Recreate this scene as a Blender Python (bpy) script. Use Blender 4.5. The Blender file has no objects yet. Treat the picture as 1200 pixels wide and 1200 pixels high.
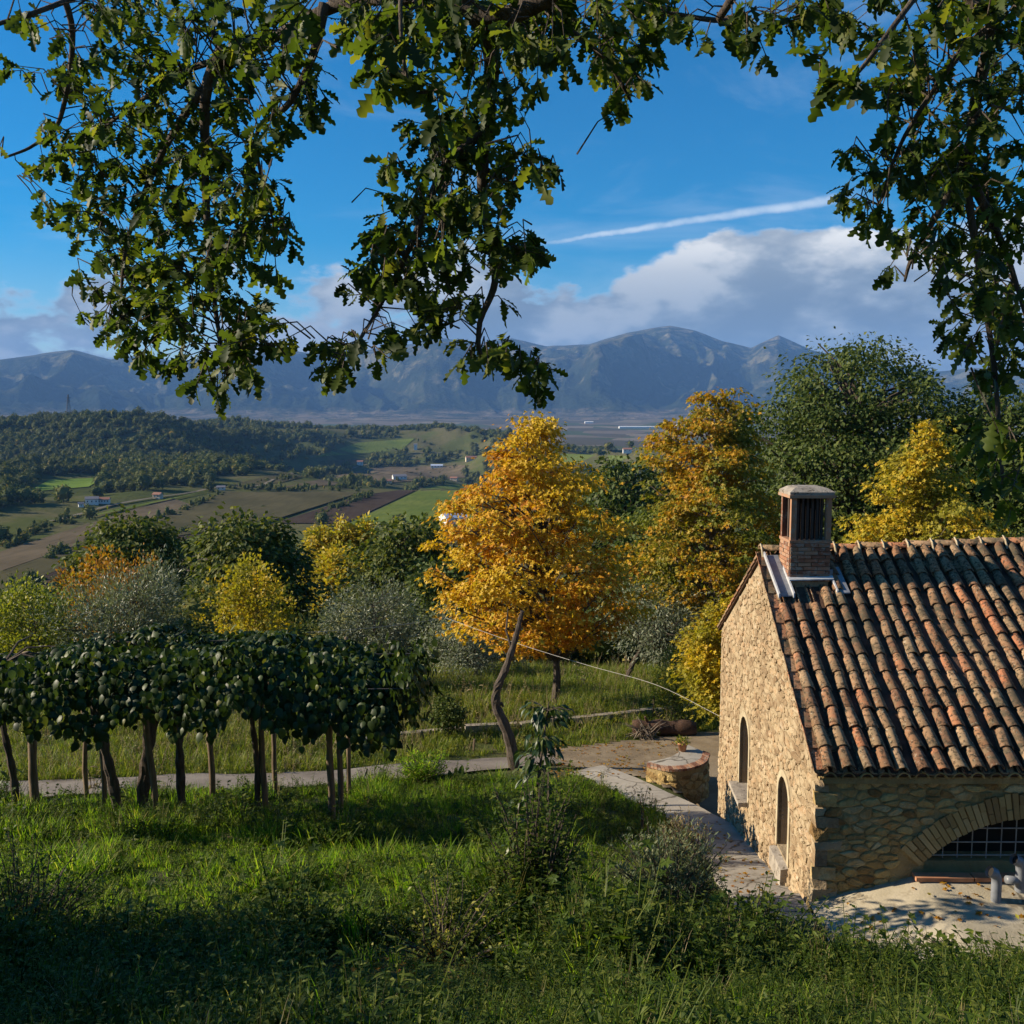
import bpy, bmesh, math, random
import numpy as np
from mathutils import Vector, Matrix, Euler

random.seed(7)
RNG = np.random.default_rng(7)
SC = bpy.context.scene
COL = SC.collection
R = math.radians

# ------------------------------------------------------------------ camera
CZ = 6.5
PITCH = R(5.96)
cam_d = bpy.data.cameras.new('camera')
cam = bpy.data.objects.new('camera', cam_d)
COL.objects.link(cam)
cam.location = (0, 0, CZ)
cam.rotation_euler = (R(90) - PITCH, 0, 0)
cam_d.sensor_fit = 'HORIZONTAL'
cam_d.angle = 2 * math.atan(600 / 1150)
cam_d.clip_start = 0.05
cam_d.clip_end = 60000
SC.camera = cam

# ------------------------------------------------------------------ light
SUN_EL, SUN_AZ = R(24), R(-86)          # azimuth from +Y towards +X: the sun stands to the left
SUN_DIR = Vector((math.sin(SUN_AZ) * math.cos(SUN_EL), math.cos(SUN_AZ) * math.cos(SUN_EL), math.sin(SUN_EL)))
sd = bpy.data.lights.new('sun', 'SUN')
sd.energy = 5.0
sd.angle = R(0.5)
sd.color = (1.0, 0.86, 0.66)
so = bpy.data.objects.new('sun', sd)
COL.objects.link(so)
so.rotation_euler = SUN_DIR.to_track_quat('Z', 'Y').to_euler()
SC.view_settings.view_transform = 'Standard'
SC.view_settings.look = 'None'
SC.view_settings.exposure = 0.95
SC.view_settings.gamma = 1.0
SC.view_settings.use_curve_mapping = False
SC.cycles.use_denoising = True
SC.cycles.max_bounces = 6
SC.cycles.transmission_bounces = 4
SC.cycles.volume_bounces = 0
SC.cycles.volume_step_rate = 4
SC.cycles.sample_clamp_indirect = 4


# ------------------------------------------------------------------ node helper
class NT:
    def __init__(s, tree):
        s.t = tree
        tree.nodes.clear()

    def n(s, typ, ins=None, **props):
        nd = s.t.nodes.new(typ)
        for k, v in props.items():
            setattr(nd, k, v)
        for k, v in (ins or {}).items():
            s.set(nd, k, v)
        return nd

    def set(s, nd, k, v):
        sock = nd.inputs[k]
        if isinstance(v, bpy.types.NodeSocket):
            s.t.links.new(v, sock)
        elif isinstance(v, bpy.types.Node):
            s.t.links.new(v.outputs[0], sock)
        else:
            if sock.type == 'RGBA' and len(v) == 3:
                v = (*v, 1)
            sock.default_value = v

    def m(s, op, a, b=0.0, c=None, clamp=False):
        nd = s.n('ShaderNodeMath', {0: a, 1: b}, operation=op, use_clamp=clamp)
        if c is not None:
            s.set(nd, 2, c)
        return nd.outputs[0]

    def vm(s, op, a, b=(0, 0, 0)):
        nd = s.n('ShaderNodeVectorMath', {0: a, 1: b}, operation=op)
        return nd.outputs['Value'] if op in ('DOT_PRODUCT', 'LENGTH') else nd.outputs[0]

    def ramp(s, fac, stops, interp='LINEAR'):
        nd = s.n('ShaderNodeValToRGB', {'Fac': fac})
        cr = nd.color_ramp
        cr.interpolation = interp
        while len(cr.elements) < len(stops):
            cr.elements.new(0.5)
        for e, (p, c) in zip(cr.elements, stops):
            e.position = p
            e.color = (*c, 1) if not isinstance(c, (int, float)) else (c, c, c, 1)
        return nd.outputs[0]

    def mix(s, fac, a, b, blend='MIX'):
        nd = s.n('ShaderNodeMix', data_type='RGBA', blend_type=blend)
        for i, v in ((0, fac), (6, a), (7, b)):
            s.set(nd, i, v)
        return nd.outputs[2]

    def noise(s, vec, scale, detail=3, rough=0.55, dist=0.0):
        nd = s.n('ShaderNodeTexNoise', {'Scale': scale, 'Detail': detail, 'Roughness': rough, 'Distortion': dist})
        if vec is not None:
            s.set(nd, 'Vector', vec)
        return nd.outputs[0]

    def smooth(s, v, lo, hi, a=0.0, b=1.0):
        nd = s.n('ShaderNodeMapRange', {0: v, 1: lo, 2: hi, 3: a, 4: b}, interpolation_type='SMOOTHSTEP')
        return nd.outputs[0]


# ------------------------------------------------------------------ sky with a low cloud bank, thin wisps and one contrail
def ray(px, py):
    """direction through a point of the photograph, scaled so that its Y is 1"""
    u, v = (px - 600) / 1150, (600 - py) / 1150
    f = math.cos(PITCH) + v * math.sin(PITCH)
    return u / f, (v * math.cos(PITCH) - math.sin(PITCH)) / f


world = bpy.data.worlds.new('World')
SC.world = world
world.use_nodes = True
w = NT(world.node_tree)
sky = w.n('ShaderNodeTexSky', sky_type='NISHITA', sun_disc=False, sun_elevation=SUN_EL, sun_rotation=SUN_AZ % (2 * math.pi),
          altitude=400, air_density=1.0, dust_density=0.15, ozone_density=3.0)
hs = w.n('ShaderNodeHueSaturation', {'Hue': 0.5, 'Saturation': 1.72, 'Value': 1.0, 'Color': sky.outputs[0]})
skyc = hs.outputs[0]
D = w.n('ShaderNodeTexCoord').outputs['Generated']
sx = w.n('ShaderNodeSeparateXYZ', {0: D})
el = sx.outputs[2]
P = w.vm('MULTIPLY', D, (1.0, 1.0, 2.1))
n_big = w.noise(P, 2.3, 2, 0.5)
n1 = w.noise(P, 7.0, 9, 0.56)
Poff = w.vm('ADD', P, (-0.035, 0.0, 0.07))
n2 = w.noise(Poff, 7.0, 5, 0.56)
bank = w.ramp(el, [(0.0, 0.40), (0.07, 0.40), (0.125, 0.345), (0.165, 0.25), (0.205, 0.08), (0.26, 0.0)])
dens = w.m('ADD', w.m('ADD', w.m('MULTIPLY', n1, 0.62), w.m('ADD', 0.03, w.m('MULTIPLY', n_big, 0.39))), w.m('ADD', bank, w.smooth(sx.outputs[0], -0.42, 0.02, -0.105, 0.028)))
cl = w.smooth(dens, 0.805, 0.855)
lit = w.smooth(w.m('SUBTRACT', n1, n2), -0.10, 0.13)
low = w.smooth(el, 0.09, 0.19)
cloud_b = w.m('ADD', w.m('MULTIPLY', lit, 0.55), w.m('MULTIPLY', low, 0.5), clamp=True)
cloud_c = w.ramp(cloud_b, [(0.0, (0.165, 0.215, 0.27)), (0.35, (0.27, 0.325, 0.38)), (0.75, (0.56, 0.585, 0.60)), (1.0, (0.93, 0.91, 0.86))])
# thin high wisps
n3 = w.noise(w.vm('MULTIPLY', D, (1.6, 1.6, 5.0)), 2.6, 7, 0.62, 0.6)
wisp = w.m('MULTIPLY', w.smooth(n3, 0.50, 0.78), 0.24)
# contrail: a band along a great circle
a0, a1 = ray(610, 289), ray(985, 233)
v0 = Vector((a0[0], 1, a0[1])).normalized()
v1 = Vector((a1[0], 1, a1[1])).normalized()
nrm = v0.cross(v1).normalized()
tan = nrm.cross(v0).normalized()
across = w.vm('DOT_PRODUCT', D, tuple(nrm))
along = w.vm('DOT_PRODUCT', D, tuple(tan))
L1 = v1.dot(tan)
wid = w.n('ShaderNodeMapRange', {0: along, 1: 0.0, 2: L1, 3: 0.0022, 4: 0.0058}).outputs[0]
wob = w.m('MULTIPLY', w.m('SUBTRACT', w.noise(D, 40, 4, 0.6), 0.5), 0.006)
dist = w.m('DIVIDE', w.m('ABSOLUTE', w.m('ADD', across, wob)), wid)
trail = w.smooth(dist, 0.1, 1.3, 1.0, 0.0)
trail = w.m('MULTIPLY', trail, w.m('MULTIPLY', w.smooth(along, 0.0, 0.06), w.smooth(along, L1 * 0.93, L1 * 1.08, 1.0, 0.0)))
trail = w.m('MULTIPLY', trail, w.m('MULTIPLY', w.smooth(sx.outputs[1], 0.0, 0.1), w.ramp(w.noise(D, 26, 4, 0.6), [(0.3, 0.45), (0.6, 0.85)])))
amt = w.m('MAXIMUM', w.m('MAXIMUM', cl, wisp), trail)
thin = w.mix(cl, (0.62, 0.72, 0.84), cloud_c)
bg_s = w.n('ShaderNodeBackground', {'Color': skyc, 'Strength': 0.070})
bg_c = w.n('ShaderNodeBackground', {'Color': thin, 'Strength': 0.62})
mx = w.n('ShaderNodeMixShader', {0: amt, 1: bg_s.outputs[0], 2: bg_c.outputs[0]})
w.n('ShaderNodeOutputWorld', {0: mx.outputs[0]})


# ------------------------------------------------------------------ object helpers
ORG = {}


def org(o):
    return ORG.get(o.name, Vector((0, 0, 0))) if o else Vector((0, 0, 0))


def tag(o, label=None, cat=None, group=None, kind=None):
    for k, v in (('label', label), ('category', cat), ('group', group), ('kind', kind)):
        if v:
            o[k] = v
    return o


def thing(name, label, cat, loc=(0, 0, 0), group=None):
    o = bpy.data.objects.new(name, None)
    o.empty_display_size = 0.2
    COL.objects.link(o)
    o.location = loc
    ORG[o.name] = Vector(loc)
    return tag(o, label, cat, group)


def make_mesh(name, V, F, mats=None, smooth=False, mi=None):
    me = bpy.data.meshes.new(name)
    V = np.asarray(V, dtype=np.float64)
    if isinstance(F, np.ndarray):
        m, k = F.shape
        me.vertices.add(len(V))
        me.vertices.foreach_set('co', V.ravel())
        me.loops.add(m * k)
        me.loops.foreach_set('vertex_index', F.astype(np.int32).ravel())
        me.polygons.add(m)
        me.polygons.foreach_set('loop_start', np.arange(0, m * k, k, dtype=np.int32))
        me.update(calc_edges=True)
    else:
        me.from_pydata(V.tolist(), [], [list(map(int, f)) for f in F])
    for mt in ([] if mats is None else mats if isinstance(mats, (list, tuple)) else [mats]):
        me.materials.append(mt)
    if mi is not None:
        me.polygons.foreach_set('material_index', np.asarray(mi, dtype=np.int32))
    if smooth:
        me.polygons.foreach_set('use_smooth', np.ones(len(me.polygons), dtype=bool))
    me.validate()
    return me


def obj(name, V, F, mats, parent=None, smooth=False, mi=None, kind=None, label=None):
    """one mesh object from world coordinates, hung under its parent"""
    o0 = org(parent)
    V = np.asarray(V, dtype=np.float64).reshape(-1, 3) - np.array(o0)
    o = bpy.data.objects.new(name, make_mesh(name, V, F, mats, smooth, mi))
    COL.objects.link(o)
    if parent:
        o.parent = parent
    ORG[o.name] = o0
    return tag(o, label, None, None, kind)


def inst(name, me, M, parent=None, label=None):
    """another object on shared mesh data at world matrix M"""
    o = bpy.data.objects.new(name, me)
    COL.objects.link(o)
    if parent:
        o.parent = parent
    o.matrix_local = Matrix.Translation(-org(parent)) @ M
    ORG[o.name] = M.to_translation()
    return tag(o, label)


class MB:
    """collects shapes of several kinds into one mesh"""

    def __init__(s):
        s.V, s.F, s.n = [], [], 0

    def add(s, V, F):
        V = np.asarray(V, dtype=float).reshape(-1, 3)
        s.V.append(V)
        s.F += [[int(i) + s.n for i in f] for f in F]
        s.n += len(V)
        return s

    def box(s, c, d, rz=0.0, M=None):
        x, y, z = d[0] / 2, d[1] / 2, d[2] / 2
        V = np.array([(-x, -y, -z), (x, -y, -z), (x, y, -z), (-x, y, -z), (-x, -y, z), (x, -y, z), (x, y, z), (-x, y, z)])
        if M is not None:
            V = V @ np.array(M.to_3x3()).T
        elif rz:
            cs, sn = math.cos(rz), math.sin(rz)
            V = V @ np.array([(cs, sn, 0), (-sn, cs, 0), (0, 0, 1)])
        return s.add(V + np.array(c), [(0, 3, 2, 1), (4, 5, 6, 7), (0, 1, 5, 4), (1, 2, 6, 5), (2, 3, 7, 6), (3, 0, 4, 7)])

    def tube(s, pts, radii, k=6, cap=True):
        V, F = tube(pts, radii, k, cap)
        return s.add(V, F)

    def build(s, name, mats, parent=None, smooth=False, kind=None, label=None):
        return obj(name, np.concatenate(s.V), s.F, mats, parent, smooth, None, kind, label)


def tube(pts, radii, k=6, cap=True):
    pts = [Vector(p) for p in pts]
    if isinstance(radii, (int, float)):
        radii = [radii] * len(pts)
    V, F = [], []
    ref = Vector((0.31, 0.17, 0.93))
    for i, p in enumerate(pts):
        d = (pts[min(i + 1, len(pts) - 1)] - pts[max(i - 1, 0)])
        if d.length < 1e-9:
            d = Vector((0, 0, 1))
        d.normalize()
        a = d.cross(ref)
        if a.length < 0.05:
            a = d.cross(Vector((1, 0, 0)))
        a.normalize()
        b = d.cross(a)
        for j in range(k):
            t = 2 * math.pi * j / k
            V.append(p + (a * math.cos(t) + b * math.sin(t)) * radii[i])
    for i in range(len(pts) - 1):
        for j in range(k):
            F.append((i * k + j, i * k + (j + 1) % k, (i + 1) * k + (j + 1) % k, (i + 1) * k + j))
    if cap:
        F.append(tuple(range(k - 1, -1, -1)))
        F.append(tuple((len(pts) - 1) * k + j for j in range(k)))
    return np.array([tuple(v) for v in V]), F


def bez(pts, n=8):
    """smooth polyline through the points (Catmull-Rom)"""
    P_ = [Vector(p) for p in pts]
    P_ = [P_[0] * 2 - P_[1]] + P_ + [P_[-1] * 2 - P_[-2]]
    out = []
    for i in range(1, len(P_) - 2):
        a, b, c, d = P_[i - 1:i + 3]
        for j in range(n):
            t = j / n
            out.append(0.5 * ((2 * b) + (c - a) * t + (2 * a - 5 * b + 4 * c - d) * t * t + (3 * b - a - 3 * c + d) * t ** 3))
    out.append(P_[-2])
    return out


# ---- numpy noise
def hash2(i, j, seed=0):
    h = (i.astype(np.int64) * 374761393 + j.astype(np.int64) * 668265263 + seed * 1274126177) & 0x7fffffff
    h = ((h ^ (h >> 13)) * 1274126177) & 0x7fffffff
    return ((h ^ (h >> 16)) & 0xffff) / 65535.0


def vnoise(x, y, seed=0):
    x, y = np.asarray(x, float), np.asarray(y, float)
    i, j = np.floor(x), np.floor(y)
    fx, fy = x - i, y - j
    fx, fy = fx * fx * fx * (fx * (fx * 6 - 15) + 10), fy * fy * fy * (fy * (fy * 6 - 15) + 10)
    a, b = hash2(i, j, seed), hash2(i + 1, j, seed)
    c, d = hash2(i, j + 1, seed), hash2(i + 1, j + 1, seed)
    return (a + (b - a) * fx) * (1 - fy) + (c + (d - c) * fx) * fy


def fbm(x, y, oct=4, seed=0, gain=0.5):
    s, a, t = 0, 1.0, 0
    for o in range(oct):
        s = s + a * (vnoise(x * 2 ** o + 13.7 * o, y * 2 ** o - 7.1 * o, seed + o) - 0.5)
        t += a
        a *= gain
    return s / t * 2


def ridged(x, y, oct=5, seed=0):
    s, a, t = 0, 1.0, 0
    for o in range(oct):
        n = 1 - np.abs(vnoise(x * 2 ** o + 5.3 * o, y * 2 ** o + 9.1 * o, seed + o) * 2 - 1)
        s = s + a * n * n
        t += a
        a *= 0.5
    return s / t


def sstep(x, a, b):
    t = np.clip((np.asarray(x, float) - a) / (b - a), 0, 1)
    return t * t * (3 - 2 * t)


# ------------------------------------------------------------------ leaves
def tmpl(rows, droop=0.12, fold=0.25, tip=True):
    """leaf outline given as (half width, y) rows; midrib strip; returns verts, tris"""
    V, F = [], []
    for hw, y in rows:
        z = -droop * y * y
        V += [(-hw, y, z + fold * hw), (0, y, z), (hw, y, z + fold * hw)]
    for i in range(len(rows) - 1):
        a, b = 3 * i, 3 * i + 3
        F += [(a, a + 1, b + 1), (a, b + 1, b), (a + 1, a + 2, b + 2), (a + 1, b + 2, b + 1)]
    return np.array(V, float), np.array(F, int)


def tri_leaf(hw=0.3, droop=0.12, fold=0.3):
    V = np.array([(0, 0, 0), (-hw, 0.45, fold * hw - droop * .2), (hw, 0.45, fold * hw - droop * .2), (0, 1, -droop), (0, 0.45, -droop * .2)])
    F = np.array([(0, 4, 1), (0, 2, 4), (1, 4, 3), (4, 2, 3)])
    return V, F


LEAF = tri_leaf()
LEAF_NARROW = tri_leaf(0.12, 0.18, 0.3)
LEAF_LONG = tmpl([(0.01, 0), (0.11, 0.2), (0.16, 0.45), (0.11, 0.75), (0.005, 1)], 0.45, 0.35)
LEAF_OAK = tmpl([(0.012, 0), (0.05, 0.13), (0.17, 0.24), (0.07, 0.33), (0.25, 0.46), (0.10, 0.55), (0.29, 0.7), (0.13, 0.78), (0.18, 0.91), (0.05, 1.0)], 0.26, 0.3)
LEAF_OAK_PLAIN = tmpl([(0.015, 0), (0.15, 0.22), (0.1, 0.36), (0.27, 0.62), (0.15, 0.76), (0.04, 1.0)], 0.2, 0.2)
LEAF_MAPLE = (np.array([(0, 0, 0), (-.42, .12, .05), (-.2, .32, .03), (-.52, .55, -.02), (-.17, .62, 0), (0, 1, -.12), (.17, .62, 0), (.52, .55, -.02), (.2, .32, .03), (.42, .12, .05), (0, .4, -.02)]),
              np.array([(10, i, i + 1)[::-1] for i in range(0, 9)] + [(0, 10, 9)]))
LEAF_KIWI = tmpl([(0.02, 0), (0.33, 0.07), (0.45, 0.33), (0.37, 0.66), (0.15, 0.92), (0.01, 1.08)], 0.42, -0.3)
_k = 9
LEAF_ROUND = (np.array([(0, 0.03, -0.02)] + [(0.52 * math.sin(2 * math.pi * i / _k) * (1.05 if 2 < i < 7 else 1), 0.5 - 0.5 * math.cos(2 * math.pi * i / _k) * (1.0) + (0.08 if i == 0 else 0), -0.12 - 0.05 * math.cos(4 * math.pi * i / _k)) for i in range(_k)] + [(0, 0.5, 0.02)]),
             np.array([(_k + 1, 1 + i, 1 + (i + 1) % _k) for i in range(_k)]))


def frames(axis, normal):
    """rotation matrices whose Y is the leaf axis and Z about the normal"""
    y = axis / (np.linalg.norm(axis, axis=1, keepdims=True) + 1e-9)
    x = np.cross(y, normal)
    x /= np.linalg.norm(x, axis=1, keepdims=True) + 1e-9
    z = np.cross(x, y)
    return np.stack([x, y, z], axis=2)


def scatter(T, Pn, Rm, S):
    V0, F0 = T
    n, k = len(Pn), len(V0)
    V = np.einsum('nij,nkj->nki', Rm, V0[None] * np.asarray(S).reshape(-1, 1, 1)) + Pn[:, None, :]
    F = (F0[None] + (np.arange(n) * k)[:, None, None]).reshape(-1, F0.shape[1])
    return V.reshape(-1, 3), F


def rnd(n, s=1.0):
    return RNG.normal(size=(n, 3)) * s


# ------------------------------------------------------------------ materials
MATS = {}


def new_mat(name):
    m = bpy.data.materials.new(name)
    m.use_nodes = True
    MATS[name] = m
    return m, NT(m.node_tree)


def out(nt, sh, disp=None):
    o = nt.n('ShaderNodeOutputMaterial', {0: sh.outputs[0] if isinstance(sh, bpy.types.Node) else sh})
    return o


def bump(nt, h, strength=0.4, dist=0.02):
    return nt.n('ShaderNodeBump', {'Height': h, 'Strength': strength, 'Distance': dist}).outputs[0]


def rand01(nt):
    g = nt.n('ShaderNodeNewGeometry').outputs['Random Per Island']
    o = nt.n('ShaderNodeObjectInfo').outputs['Random']
    return nt.m('FRACT', nt.m('ADD', g, o))


def leaf_mat(name, stops, trans=0.35, rough=0.5, spec=0.35, tboost=1.6, patch=None, ps=0.5):
    m, t = new_mat(name)
    c = t.ramp(rand01(t), stops)
    geo = t.n('ShaderNodeNewGeometry')
    if patch:
        nf = t.smooth(t.noise(geo.outputs['Position'], ps, 2), 0.42, 0.62)
        c = t.mix(nf, c, patch)
    b = t.n('ShaderNodeBsdfPrincipled', {'Base Color': c, 'Roughness': rough, 'Specular IOR Level': spec})
    tc = t.mix(1.0, c, (tboost, tboost * 1.05, tboost * 0.45), 'MULTIPLY')
    tr = t.n('ShaderNodeBsdfTranslucent', {'Color': tc})
    mxs = t.n('ShaderNodeMixShader', {0: trans, 1: b.outputs[0], 2: tr.outputs[0]})
    out(t, mxs)
    return m


def surf(name, stops, scale, detail=5, rough=0.9, bumpd=0.01, bstr=0.5, fine=None, coord='Object', spec=0.2, stretch=None, isl=None, speck=None, stain=None, crack=None):
    """mottled matte surface: noise ramp, optional per-piece shift, optional specks"""
    m, t = new_mat(name)
    v = t.n('ShaderNodeTexCoord').outputs[coord] if coord != 'Position' else t.n('ShaderNodeNewGeometry').outputs['Position']
    if isl is not None and coord == 'Object':
        v = t.vm('ADD', v, t.n('ShaderNodeCombineXYZ', {0: t.m('MULTIPLY', rand01(t), 37.0)}).outputs[0])
    if stretch:
        v = t.vm('MULTIPLY', v, stretch)
    n = t.noise(v, scale, detail, 0.6)
    f = n
    if isl:
        f = t.m('ADD', t.m('MULTIPLY', n, 1 - isl), t.m('MULTIPLY', rand01(t), isl))
    c = t.ramp(f, stops)
    if speck:
        sc_, lo, hi, col = speck
        c = t.mix(t.smooth(t.noise(v, sc_, 3, 0.7), lo, hi), c, col)
    if stain:
        ws = t.n('ShaderNodeNewGeometry').outputs['Position']
        sm = t.smooth(t.noise(t.vm('MULTIPLY', ws, (1.0, 1.0, 0.55)), stain[0], 6, 0.65), 0.48, 0.66)
        c = t.mix(t.m('MULTIPLY', sm, stain[1]), c, stain[2])
    if crack:
        wv = t.n('ShaderNodeNewGeometry').outputs['Position']
        wv = t.vm('ADD', wv, t.vm('MULTIPLY', t.n('ShaderNodeTexNoise', {'Vector': wv, 'Scale': 2.5, 'Detail': 4}).outputs['Color'], (.5, .5, 0)))
        ve = t.n('ShaderNodeTexVoronoi', {'Vector': wv, 'Scale': crack}, feature='DISTANCE_TO_EDGE')
        c = t.mix(t.smooth(ve.outputs['Distance'], 0.004, 0.022, 0.8, 0.0), c, (0.07, 0.06, 0.045))
    n2 = t.noise(v, fine or scale * 6, 4, 0.65)
    b = t.n('ShaderNodeBsdfPrincipled', {'Base Color': c, 'Roughness': rough, 'Specular IOR Level': spec, 'Normal': bump(t, n2, bstr, bumpd)})
    out(t, b)
    return m


def plain(name, col, rough=0.6, metal=0.0, spec=0.4):
    return surf(name, [(0.3, tuple(c * 0.75 for c in col)), (0.7, tuple(min(1, c * 1.15) for c in col))], 9, 4, rough, 0.004, 0.3, spec=spec)


# foliage
oak_leaf = leaf_mat('oak_leaf', [(0.0, (0.023, 0.039, 0.008)), (0.5, (0.046, 0.072, 0.011)), (0.85, (0.085, 0.115, 0.016)), (1.0, (0.17, 0.17, 0.024))], 0.43, 0.55, 0.25, 1.8)
kiwi_leaf = leaf_mat('kiwi_leaf', [(0.0, (0.017, 0.032, 0.008)), (0.6, (0.034, 0.058, 0.012)), (0.93, (0.065, 0.095, 0.018)), (1.0, (0.15, 0.15, 0.028))], 0.24, 0.5, 0.28, 1.6)
yellow_leaf = leaf_mat('yellow_leaf', [(0.0, (0.40, 0.15, 0.010)), (0.35, (0.60, 0.27, 0.015)), (0.7, (0.68, 0.37, 0.022)), (1.0, (0.44, 0.37, 0.035))], 0.36, 0.55, 0.25, 1.3, (0.60, 0.40, 0.025), 0.40)
amber_leaf = leaf_mat('amber_leaf', [(0.0, (0.40, 0.18, 0.012)), (0.4, (0.54, 0.29, 0.016)), (0.75, (0.42, 0.31, 0.028)), (1.0, (0.18, 0.20, 0.025))], 0.38, 0.55, 0.25, 1.35, (0.16, 0.18, 0.022), 0.34)
gold_leaf = leaf_mat('gold_leaf', [(0.0, (0.50, 0.30, 0.015)), (0.5, (0.58, 0.42, 0.03)), (1.0, (0.30, 0.28, 0.03))], 0.38, 0.55, 0.25, 1.35, (0.30, 0.27, 0.03), 0.7)
rust_leaf = leaf_mat('rust_leaf', [(0.0, (0.30, 0.11, 0.012)), (0.6, (0.40, 0.20, 0.018)), (1.0, (0.22, 0.19, 0.03))], 0.35, 0.55, 0.25, 1.3)
green_leaf = leaf_mat('green_leaf', [(0.0, (0.045, 0.066, 0.012)), (0.6, (0.09, 0.115, 0.02)), (1.0, (0.17, 0.17, 0.034))], 0.3, 0.6, 0.2, 1.4)
dark_leaf = leaf_mat('dark_leaf', [(0.0, (0.036, 0.060, 0.012)), (0.6, (0.072, 0.102, 0.02)), (1.0, (0.13, 0.15, 0.034))], 0.25, 0.6, 0.2, 1.35)
olive_leaf = leaf_mat('olive_leaf', [(0.0, (0.085, 0.105, 0.058)), (0.6, (0.175, 0.20, 0.118)), (1.0, (0.32, 0.34, 0.235))], 0.2, 0.45, 0.35, 1.2)
lime_leaf = leaf_mat('lime_leaf', [(0.0, (0.10, 0.13, 0.02)), (0.6, (0.20, 0.22, 0.03)), (1.0, (0.36, 0.32, 0.04))], 0.35, 0.5, 0.3, 1.4)
cherry_leaf = leaf_mat('cherry_leaf', [(0.0, (0.020, 0.045, 0.016)), (0.7, (0.045, 0.080, 0.024)), (1.0, (0.11, 0.13, 0.035))], 0.3, 0.42, 0.4, 1.5)
grass_mat = leaf_mat('grass_blades', [(0.0, (0.055, 0.115, 0.008)), (0.5, (0.125, 0.225, 0.014)), (0.85, (0.21, 0.295, 0.024)), (1.0, (0.36, 0.31, 0.09))], 0.5, 0.6, 0.15, 2.0)
weed_mat = leaf_mat('weed_leaves', [(0.0, (0.030, 0.055, 0.007)), (0.6, (0.075, 0.118, 0.013)), (1.0, (0.17, 0.19, 0.034))], 0.42, 0.55, 0.2, 1.8)
field_grass = leaf_mat('field_grass', [(0.0, (0.065, 0.105, 0.014)), (0.5, (0.135, 0.185, 0.022)), (0.85, (0.22, 0.235, 0.036)), (1.0, (0.34, 0.30, 0.10))], 0.4, 0.55, 0.25, 1.5)
dry_mat = leaf_mat('dry_stalks', [(0.0, (0.16, 0.12, 0.06)), (1.0, (0.36, 0.29, 0.16))], 0.25, 0.7, 0.2, 1.2)
sage_mat = leaf_mat('sage_stalks', [(0.0, (0.07, 0.10, 0.055)), (0.6, (0.12, 0.155, 0.075)), (1.0, (0.24, 0.24, 0.12))], 0.3, 0.6, 0.25, 1.3)
far_tree_mat = leaf_mat('far_trees', [(0.0, (0.042, 0.066, 0.020)), (0.5, (0.084, 0.110, 0.030)), (0.82, (0.155, 0.155, 0.042)), (0.94, (0.20, 0.17, 0.04)), (1.0, (0.28, 0.18, 0.03))], 0.2, 0.8, 0.1, 1.3, (0.095, 0.105, 0.035), 0.007)

# wood, stone, clay, earth
bark = surf('bark', [(0.3, (0.045, 0.034, 0.026)), (0.7, (0.15, 0.12, 0.095))], 5, 6, 0.95, 0.03, 0.8, stretch=(3, 3, 0.6))
pale_bark = surf('pale_bark', [(0.3, (0.10, 0.08, 0.06)), (0.7, (0.26, 0.21, 0.16))], 5, 6, 0.95, 0.02, 0.7, stretch=(3, 3, 0.5))
post_wood = surf('post_wood', [(0.3, (0.10, 0.075, 0.05)), (0.7, (0.27, 0.20, 0.13))], 6, 6, 0.95, 0.02, 0.6, stretch=(4, 4, 0.35))
log_wood = surf('log_wood', [(0.3, (0.04, 0.025, 0.018)), (0.7, (0.13, 0.075, 0.05))], 4, 6, 0.95, 0.03, 0.7)
mortar = surf('mortar', [(0.3, (0.23, 0.175, 0.105)), (0.55, (0.36, 0.285, 0.18)), (0.75, (0.46, 0.375, 0.25))], 2.2, 7, 0.95, 0.03, 0.8, fine=28, stain=(1.5, .5, (0.24, 0.17, 0.10)))
facade_mortar = surf('facade_mortar', [(0.3, (0.24, 0.17, 0.075)), (0.7, (0.40, 0.30, 0.14))], 3, 6, 0.95, 0.03, 0.8, fine=24)
stone = surf('stone', [(0.25, (0.22, 0.145, 0.08)), (0.42, (0.36, 0.27, 0.16)), (0.55, (0.44, 0.345, 0.215)), (0.68, (0.38, 0.25, 0.135)), (0.8, (0.52, 0.44, 0.31))], 6.0, 8, 0.92, 0.03, 0.9, fine=26, isl=0.45, stain=(1.5, .55, (0.25, 0.17, 0.095)))
facade_stone = surf('facade_stone', [(0.22, (0.21, 0.12, 0.045)), (0.4, (0.40, 0.28, 0.11)), (0.55, (0.53, 0.40, 0.17)), (0.68, (0.38, 0.23, 0.085)), (0.82, (0.58, 0.47, 0.25))], 5.0, 8, 0.92, 0.05, 1.0, fine=16, isl=0.6, stain=(1.8, .25, (0.24, 0.16, 0.07)))
voussoir_mat = surf('voussoir', [(0.25, (0.25, 0.165, 0.07)), (0.55, (0.38, 0.27, 0.11)), (0.8, (0.46, 0.34, 0.16))], 4.0, 6, 0.92, 0.02, 0.7, fine=26, isl=0.6)
plaster = surf('plaster', [(0.3, (0.34, 0.275, 0.17)), (0.7, (0.50, 0.42, 0.28))], 4, 5, 0.9, 0.01, 0.4)
grey_stone = surf('grey_stone', [(0.3, (0.22, 0.19, 0.155)), (0.7, (0.42, 0.37, 0.30))], 5, 7, 0.9, 0.015, 0.7, speck=(9, 0.55, 0.66, (0.12, 0.10, 0.075)))
brick_mat = surf('brick', [(0.25, (0.17, 0.075, 0.045)), (0.5, (0.30, 0.135, 0.075)), (0.75, (0.38, 0.22, 0.13))], 6, 6, 0.92, 0.01, 0.6, isl=0.6, speck=(9, 0.50, 0.66, (0.30, 0.245, 0.19)))
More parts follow.
